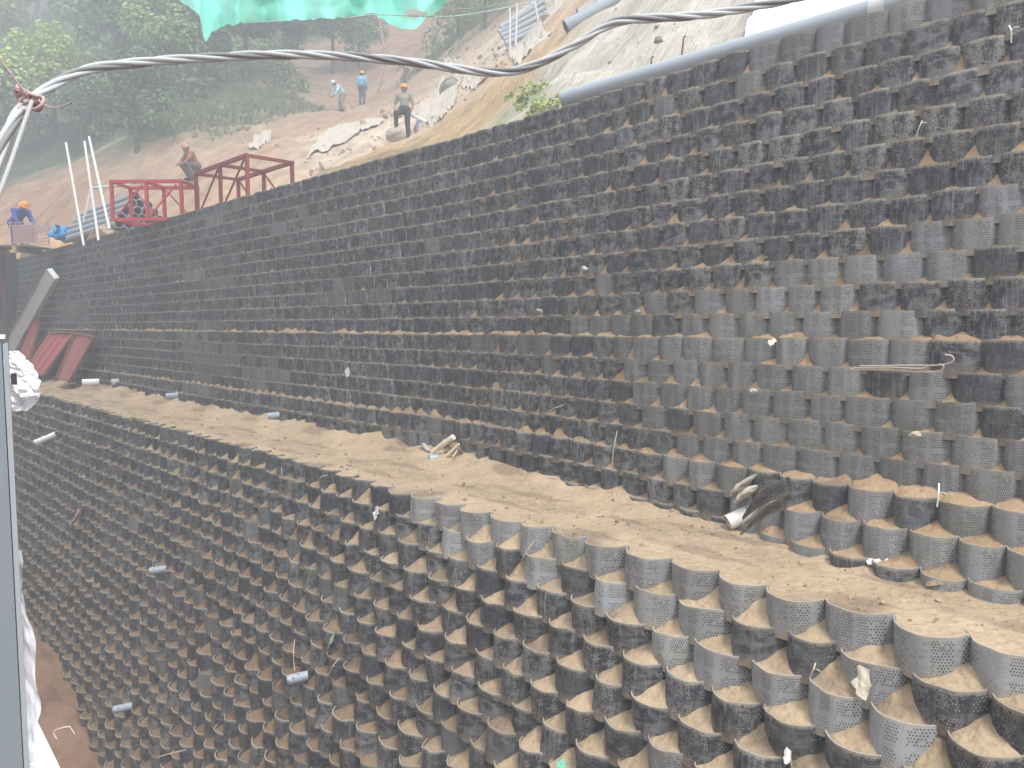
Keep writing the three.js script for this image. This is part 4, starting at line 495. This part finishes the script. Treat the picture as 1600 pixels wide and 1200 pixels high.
{ const a = at(884, 44, 15.5), b = at(990, -14, 15.5), o = thing('large_pipe', 'large grey pipe running up the slope above the cable bend', 'pipe', a), t = mesh('tube', hollow(a.distanceTo(b), 0.15, 0.012, 24), matPVC, o); place(t, V(0, 0, 0), b.clone().sub(a)); const k = mesh('rim', hollow(0.14, 0.165, 0.02, 24), matPVC, o); k.quaternion.copy(t.quaternion); k.position.copy(b.clone().sub(a)).multiplyScalar(0.05);
  scrap('purple_cloth', 'crumpled purple cloth at the lower end of the large grey pipe', 'cloth', onHill(898, 35).add(V(0, 0.12, 0)), 0.36, 0.22, dsd([0.3, 0.27, 0.6]), 31, V(-0.4, 0.6, 0.7), 0.3, 0.5); }
[[608, 76, 590, 138, 'long pale leaning post on the red earth path'], [592, 26, 600, 70, 'weathered upright post under the net, left of the path'], [674, 36, 694, 68, 'tilted stick of the crossed pair right of the path'], [690, 40, 672, 60, 'second stick of the crossed pair right of the path']].forEach(([x0, y0, x1, y1, l], i) => { const d = i < 1 ? 42 : 44, a = at(x0, y0, d), b = at(x1, y1, d), o = thing('wooden_post', l, 'post', b); mesh('shaft', bar(V(0, -0.2, 0), a.clone().sub(b), 0.07, 0.05, 7), matWood, o); mesh('knot', bumpy(new THREE.IcosahedronGeometry(0.085, 2).translate(...a.clone().sub(b).multiplyScalar(0.6).toArray()), 0.02, 9, 4), matWood, o); });
[[812, 152, 0.16, 'left one of the bright green weeds above the wall top'], [838, 138, 0.2, 'topmost bright green weed above the wall top'], [864, 160, 0.18, 'bright green weed at the left end of the long grey pipe'], [835, 168, 0.15, 'lowest bright green weed close to the wall top']].forEach(([x, y, s, l], i) => { const q = onHill(x, y + 8), o = thing('weed', l, 'plant', q); mesh('foliage', leafCloud(400 + i, [[0, s * 0.3, 0, s * 0.5], [s * 1.3, s * 0.25, 0.1, s * 0.45], [-s * 1.2, s * 0.25, -0.1, s * 0.4], [s * 0.6, s * 0.2, 0.3, s * 0.35], [-s * 0.5, s * 0.2, 0.25, s * 0.35]], 260, 0.026), matLeaf([0.3, 0.38, 0.13]), o); mesh('stem', mergeGeometries([0, 1, 2, 3].map((k) => bar(V(0, -0.1, 0), V(s * Math.cos(k * 1.7) * 0.7, s * 0.7, s * Math.sin(k * 1.7) * 0.4), 0.008, 0.004, 5))), std([0.25, 0.3, 0.1], 1), o); });
{ const a = onHill(662, 188).add(V(0, 0.7, 0)), g = at(640, 178, 25.6), b = at(706, 210, 22), o = thing('white_pole', 'long white pole held sloping down by the standing worker', 'pole', g); mesh('shaft', bar(V(0, 0, 0), b.clone().sub(g), 0.06, 0.05, 9), matPale, o); mesh('end_cap', bar(b.clone().sub(g), b.clone().sub(g).multiplyScalar(1.02), 0.056, 0.056, 9), matPale, o);
  scrap('blue_bag', 'blue and violet bag hanging beside the standing worker', 'bag', at(654, 198, 25.4), 0.5, 0.75, dsd([0.27, 0.3, 0.7]), 33, V(-0.7, 0.1, 0.7), 0.1, 0.4); scrap('red_rag', 'small red rag at the foot of the standing worker', 'rag', at(648, 206, 25.3), 0.26, 0.4, dsd([0.55, 0.2, 0.2]), 34, V(-0.7, 0.2, 0.7), 0.1, 0.4); }
{ const w0 = at(697, 14, 30), o = thing('overhead_wire', 'thin dark wire crossing between the net and the pale stacked pipes', 'wire', w0); mesh('wire_span', tubeAlong([V(0, 0, 0), at(740, 13, 30).sub(w0), at(785, 6, 30).sub(w0), at(850, -14, 30).sub(w0)], 0.015, 30, 5), matSteel, o); }
// ------------------------------------------------------------------ workers
function sdfGeo(bones, cell, k) {                  // tapered capsules joined smoothly into one surface
  const lo = V(1e9, 1e9, 1e9), hi = V(-1e9, -1e9, -1e9); for (const [a, b, ra, rb] of bones) for (const [p, r] of [[a, ra], [b, rb]]) { lo.min(p.clone().addScalar(-r - 3 * cell)); hi.max(p.clone().addScalar(r + 3 * cell)); }
  const c = lo.clone().add(hi).multiplyScalar(0.5), S = Math.max(hi.x - lo.x, hi.y - lo.y, hi.z - lo.z), n = Math.ceil(S / cell) + 2, mc = new MarchingCubes(n, new THREE.MeshStandardMaterial(), false, false, 160000), half = n / 2, h = S / 2 / half * 1.06;
  const B = bones.map(([a, b, ra, rb]) => [a.x, a.y, a.z, b.x - a.x, b.y - a.y, b.z - a.z, ra, rb, Math.max(1e-9, a.distanceToSquared(b))]);
  for (let z = 0; z < n; z++) { const wz = c.z + (z - half) * h; for (let y = 0; y < n; y++) { const wy = c.y + (y - half) * h; for (let x = 0; x < n; x++) { const wx = c.x + (x - half) * h; let d = 1e3; for (const q of B) { const px = wx - q[0], py = wy - q[1], pz = wz - q[2]; let t = (px * q[3] + py * q[4] + pz * q[5]) / q[8]; t = t < 0 ? 0 : t > 1 ? 1 : t; const ex = px - q[3] * t, ey = py - q[4] * t, ez = pz - q[5] * t, e = Math.sqrt(ex * ex + ey * ey + ez * ez) - (q[6] + (q[7] - q[6]) * t); const m = Math.max(0, k - Math.abs(d - e)) / k; d = Math.min(d, e) - m * m * k * 0.25; } mc.field[x + y * n + z * n * n] = -d; } } }
  mc.isolation = 0; mc.update(); const N = mc.count, P = new Float32Array(N * 3); for (let i = 0; i < N; i++) { P[i * 3] = c.x + mc.positionArray[i * 3] * half * h; P[i * 3 + 1] = c.y + mc.positionArray[i * 3 + 1] * half * h; P[i * 3 + 2] = c.z + mc.positionArray[i * 3 + 2] * half * h; }
  const nn = new Float32Array(mc.normalArray.slice(0, N * 3)); const g = new THREE.BufferGeometry(); g.setAttribute('position', new THREE.BufferAttribute(P, 3)); g.setAttribute('normal', new THREE.BufferAttribute(nn, 3)); return g;
}
function handBones(w, e, side) {                   // palm, four unequal curled fingers and a thumb, continuing the forearm
  const d = w.clone().sub(e).normalize(), s = V(0, 0, 1).addScaledVector(d, -d.z).normalize(), n = d.clone().cross(s).multiplyScalar(side), B = [[w, w.clone().addScaledVector(d, 0.085), 0.026, 0.03]];
  const P = (f, l, c) => w.clone().addScaledVector(d, f).addScaledVector(s, l).addScaledVector(n, c);
  [[0.03, 0.072], [0.01, 0.082], [-0.011, 0.076], [-0.031, 0.06]].forEach(([l, L]) => { B.push([P(0.08, l, 0), P(0.09 + L * 0.45, l, 0.008), 0.0095, 0.009], [P(0.09 + L * 0.45, l, 0.008), P(0.09 + L * 0.8, l, 0.03), 0.009, 0.0075]); });
  B.push([P(0.02, 0.03, 0), P(0.055, 0.055, 0.012), 0.0125, 0.011], [P(0.055, 0.055, 0.012), P(0.085, 0.06, 0.028), 0.0105, 0.009]); return B;
}
const SKIN = std([0.33, 0.19, 0.13], 0.6), HAIR = std([0.02, 0.018, 0.016], 0.8), DARK = std([0.03, 0.03, 0.035], 0.9);
function worker(label, pos, turn, J, shirt, trousers, hat, longSleeve) {
  const o = thing('person', label, 'person', pos); o.rotation.y = turn; const b = (a, c, ra, rc) => [J[a], J[c], ra, rc], up = J.head.clone().sub(J.neck).normalize(), fc = J.face.clone().normalize(), sd = up.clone().cross(fc).normalize();
  const torso = [b('pelvis', 'chest', 0.13, 0.135), b('chest', 'neck', 0.13, 0.06), b('chest', 'shL', 0.1, 0.065), b('chest', 'shR', 0.1, 0.065), b('pelvis', 'hipL', 0.12, 0.1), b('pelvis', 'hipR', 0.12, 0.1)], armU = [b('shL', 'elL', 0.056, 0.043), b('shR', 'elR', 0.056, 0.043)], armF = [b('elL', 'wrL', 0.042, 0.027), b('elR', 'wrR', 0.042, 0.027)], legs = ['L', 'R'].flatMap((s) => [b('hip' + s, 'kn' + s, 0.09, 0.056), b('kn' + s, 'an' + s, 0.056, 0.038)]), feet = ['L', 'R'].map((s) => [J['an' + s].clone().add(V(0, -0.04, 0)), J['an' + s].clone().add(V(0, -0.055, 0.15)), 0.04, 0.034]);
  const head = [b('neck', 'head', 0.055, 0.06), [J.head.clone().addScaledVector(up, 0.03).addScaledVector(fc, -0.012), J.head.clone().addScaledVector(up, 0.04).addScaledVector(fc, 0.012), 0.095, 0.09], [J.head.clone().addScaledVector(up, -0.03).addScaledVector(fc, 0.03), J.head.clone().addScaledVector(up, -0.075).addScaledVector(fc, 0.045), 0.06, 0.04]];
  const face = [[J.head.clone().addScaledVector(up, 0.015).addScaledVector(fc, 0.1), J.head.clone().addScaledVector(up, -0.018).addScaledVector(fc, 0.118), 0.008, 0.014], ...[1, -1].map((s) => [J.head.clone().addScaledVector(up, 0.02).addScaledVector(sd, 0.088 * s), J.head.clone().addScaledVector(up, -0.02).addScaledVector(sd, 0.09 * s), 0.016, 0.012])];
  mesh('body', mergeGeometries([sdfGeo([...torso, ...armU, ...armF, ...legs, ...feet, ...head, ...face], 0.026, 0.05), ...['L', 'R'].map((s) => sdfGeo(handBones(J['wr' + s], J['el' + s], s === 'L' ? 1 : -1), 0.005, 0.008))]), SKIN, o);
  const grow = (L, r) => L.map(([p, q, a, c]) => [p, q, a + r, c + r]);
  mesh('shirt', sdfGeo(grow([...torso, ...armU, ...(longSleeve ? armF : [])], 0.02), 0.03, 0.05), std(shirt, 0.9), o); mesh('trousers', sdfGeo(grow([torso[0].map((q, i) => (i === 1 ? J.pelvis.clone().lerp(J.chest, 0.2) : i === 3 ? 0.125 : q)), torso[4], torso[5], ...legs], 0.026), 0.03, 0.05), std(trousers, 0.9), o);
  mesh('boots', mergeGeometries(feet.map((f) => sdfGeo(grow([f], 0.014), 0.012, 0.02))), DARK, o); mesh('hair', sdfGeo([[J.head.clone().addScaledVector(up, 0.045).addScaledVector(fc, -0.03), J.head.clone().addScaledVector(up, 0.0).addScaledVector(fc, -0.05), 0.096, 0.075]], 0.014, 0.02), HAIR, o);
  for (const s of [1, -1]) { const e = mesh('eye', new THREE.SphereGeometry(0.011, 10, 8), HAIR, o); e.position.copy(J.head).addScaledVector(up, 0.022).addScaledVector(fc, 0.094).addScaledVector(sd, 0.034 * s); } const mo = mesh('mouth', new THREE.SphereGeometry(0.02, 10, 6).scale(1, 0.25, 0.4), std([0.22, 0.08, 0.07], 0.7), o); mo.position.copy(J.head).addScaledVector(up, -0.055).addScaledVector(fc, 0.084);
  const hg = new THREE.LatheGeometry([[0.001, 0.125], [0.05, 0.118], [0.095, 0.085], [0.118, 0.03], [0.122, 0], [0.15, -0.008], [0.15, -0.014], [0.116, -0.008]].map((q) => new THREE.Vector2(...q)), 28), h = mesh('hard_hat', hg, std(hat, 0.4), o); h.quaternion.setFromRotationMatrix(new THREE.Matrix4().makeBasis(sd.clone(), up.clone(), fc.clone())); h.position.copy(J.head).addScaledVector(up, 0.062); return o;
}
const stand = (m = {}) => { const J = { pelvis: V(0, 0.95, 0), chest: V(0, 1.27, 0.01), neck: V(0, 1.46, 0), head: V(0, 1.59, 0.03), face: V(0, 0, 1), shL: V(0.19, 1.4, 0), shR: V(-0.19, 1.4, 0), elL: V(0.26, 1.13, -0.02), elR: V(-0.26, 1.13, -0.02), wrL: V(0.27, 0.89, 0.08), wrR: V(-0.27, 0.89, 0.08), hipL: V(0.1, 0.9, 0), hipR: V(-0.1, 0.9, 0), knL: V(0.11, 0.49, 0.03), knR: V(-0.11, 0.49, 0.03), anL: V(0.12, 0.09, -0.01), anR: V(-0.12, 0.09, -0.01) }; for (const k in m) J[k] = V(...m[k]); return J; };
const bent = (m = {}) => stand({ pelvis: [0, 0.86, -0.1], hipL: [0.1, 0.83, -0.08], hipR: [-0.1, 0.83, -0.08], chest: [0, 1.1, 0.14], neck: [0, 1.2, 0.3], head: [0, 1.29, 0.4], face: [0, -0.5, 0.87], shL: [0.19, 1.16, 0.24], shR: [-0.19, 1.16, 0.24], elL: [0.23, 0.92, 0.34], elR: [-0.23, 0.92, 0.34], wrL: [0.17, 0.72, 0.46], wrR: [-0.17, 0.72, 0.46], knL: [0.12, 0.46, 0.06], knR: [-0.12, 0.46, 0.06], ...m });
const facing = (deg) => THREE.MathUtils.degToRad(45.7 + deg);
const drop = (px, py) => { const q = onHill(px, py); q.y = hillY(q.x, q.z) - 0.02; return q; };
worker('worker in orange hard hat and grey shirt standing with one knee raised on the slope', drop(632, 216), facing(0), stand({ knR: [-0.22, 0.72, 0.36], anR: [-0.24, 0.32, 0.2], elL: [0.29, 1.14, -0.03], wrL: [0.27, 0.92, 0.12], elR: [-0.31, 1.15, -0.05], wrR: [-0.3, 0.93, 0.12], head: [0.01, 1.59, 0.035] }), [0.33, 0.32, 0.27], [0.05, 0.05, 0.055], [0.78, 0.3, 0.07], false);
{ const r = mesh('foot_rock', bumpy(new THREE.IcosahedronGeometry(0.28, 4).scale(1.2, 0.8, 1), 0.12, 4, 12), std([0.4, 0.36, 0.3], 1)); const q = drop(632, 216), k = q.clone().addScaledVector(V(0.698, 0, -0.716), -0.22).addScaledVector(V(0.716, 0, 0.698), 0.3); r.position.set(k.x, q.y + 0.02, k.z); tag(r, 'pale rock under the raised foot of the grey shirted worker', 'rock'); }
worker('worker in bright blue shirt and yellow hard hat seen from behind on the slope', drop(566, 164), facing(165), stand(), [0.2, 0.5, 0.75], [0.12, 0.12, 0.14], [0.8, 0.68, 0.05], true);
worker('worker in pale blue shirt bending at the left of the slope workers', drop(534, 174), facing(-50), bent(), [0.5, 0.68, 0.76], [0.3, 0.29, 0.27], [0.7, 0.72, 0.7], true);
worker('worker in yellow hard hat stooping highest on the slope below the cable', drop(633, 131), facing(-60), bent(), [0.4, 0.39, 0.34], [0.2, 0.18, 0.16], [0.85, 0.75, 0.04], true);
worker('worker in orange vest crouching behind the red brown steel frame', drop(302, 280), facing(-40), bent({ pelvis: [0, 0.5, -0.12], hipL: [0.1, 0.47, -0.1], hipR: [-0.1, 0.47, -0.1], chest: [0, 0.76, 0.06], neck: [0, 0.9, 0.16], head: [0, 1.01, 0.22], shL: [0.19, 0.86, 0.12], shR: [-0.19, 0.86, 0.12], elL: [0.24, 0.64, 0.26], elR: [-0.24, 0.64, 0.26], wrL: [0.15, 0.5, 0.42], wrR: [-0.15, 0.5, 0.42], knL: [0.16, 0.5, 0.3], knR: [-0.16, 0.5, 0.3], anL: [0.14, 0.09, 0.05], anR: [-0.14, 0.09, 0.05] }), [0.33, 0.14, 0.09], [0.14, 0.13, 0.12], [0.5, 0.24, 0.14], false);
worker('worker in blue jacket and orange hard hat stooping behind the wire cage at far left', at(29, 392, 22.9), facing(60), bent({ elL: [0.23, 0.94, 0.36], wrL: [0.2, 0.82, 0.56] }), [0.06, 0.09, 0.32], [0.06, 0.08, 0.2], [0.85, 0.3, 0.05], true);
const renderer = new THREE.WebGLRenderer({ antialias: true });
renderer.setSize(1024, 768); renderer.shadowMap.enabled = true; renderer.shadowMap.type = THREE.PCFSoftShadowMap;
renderer.toneMapping = THREE.LinearToneMapping; renderer.toneMappingExposure = EXPOSURE;
renderer.render(scene, camera);
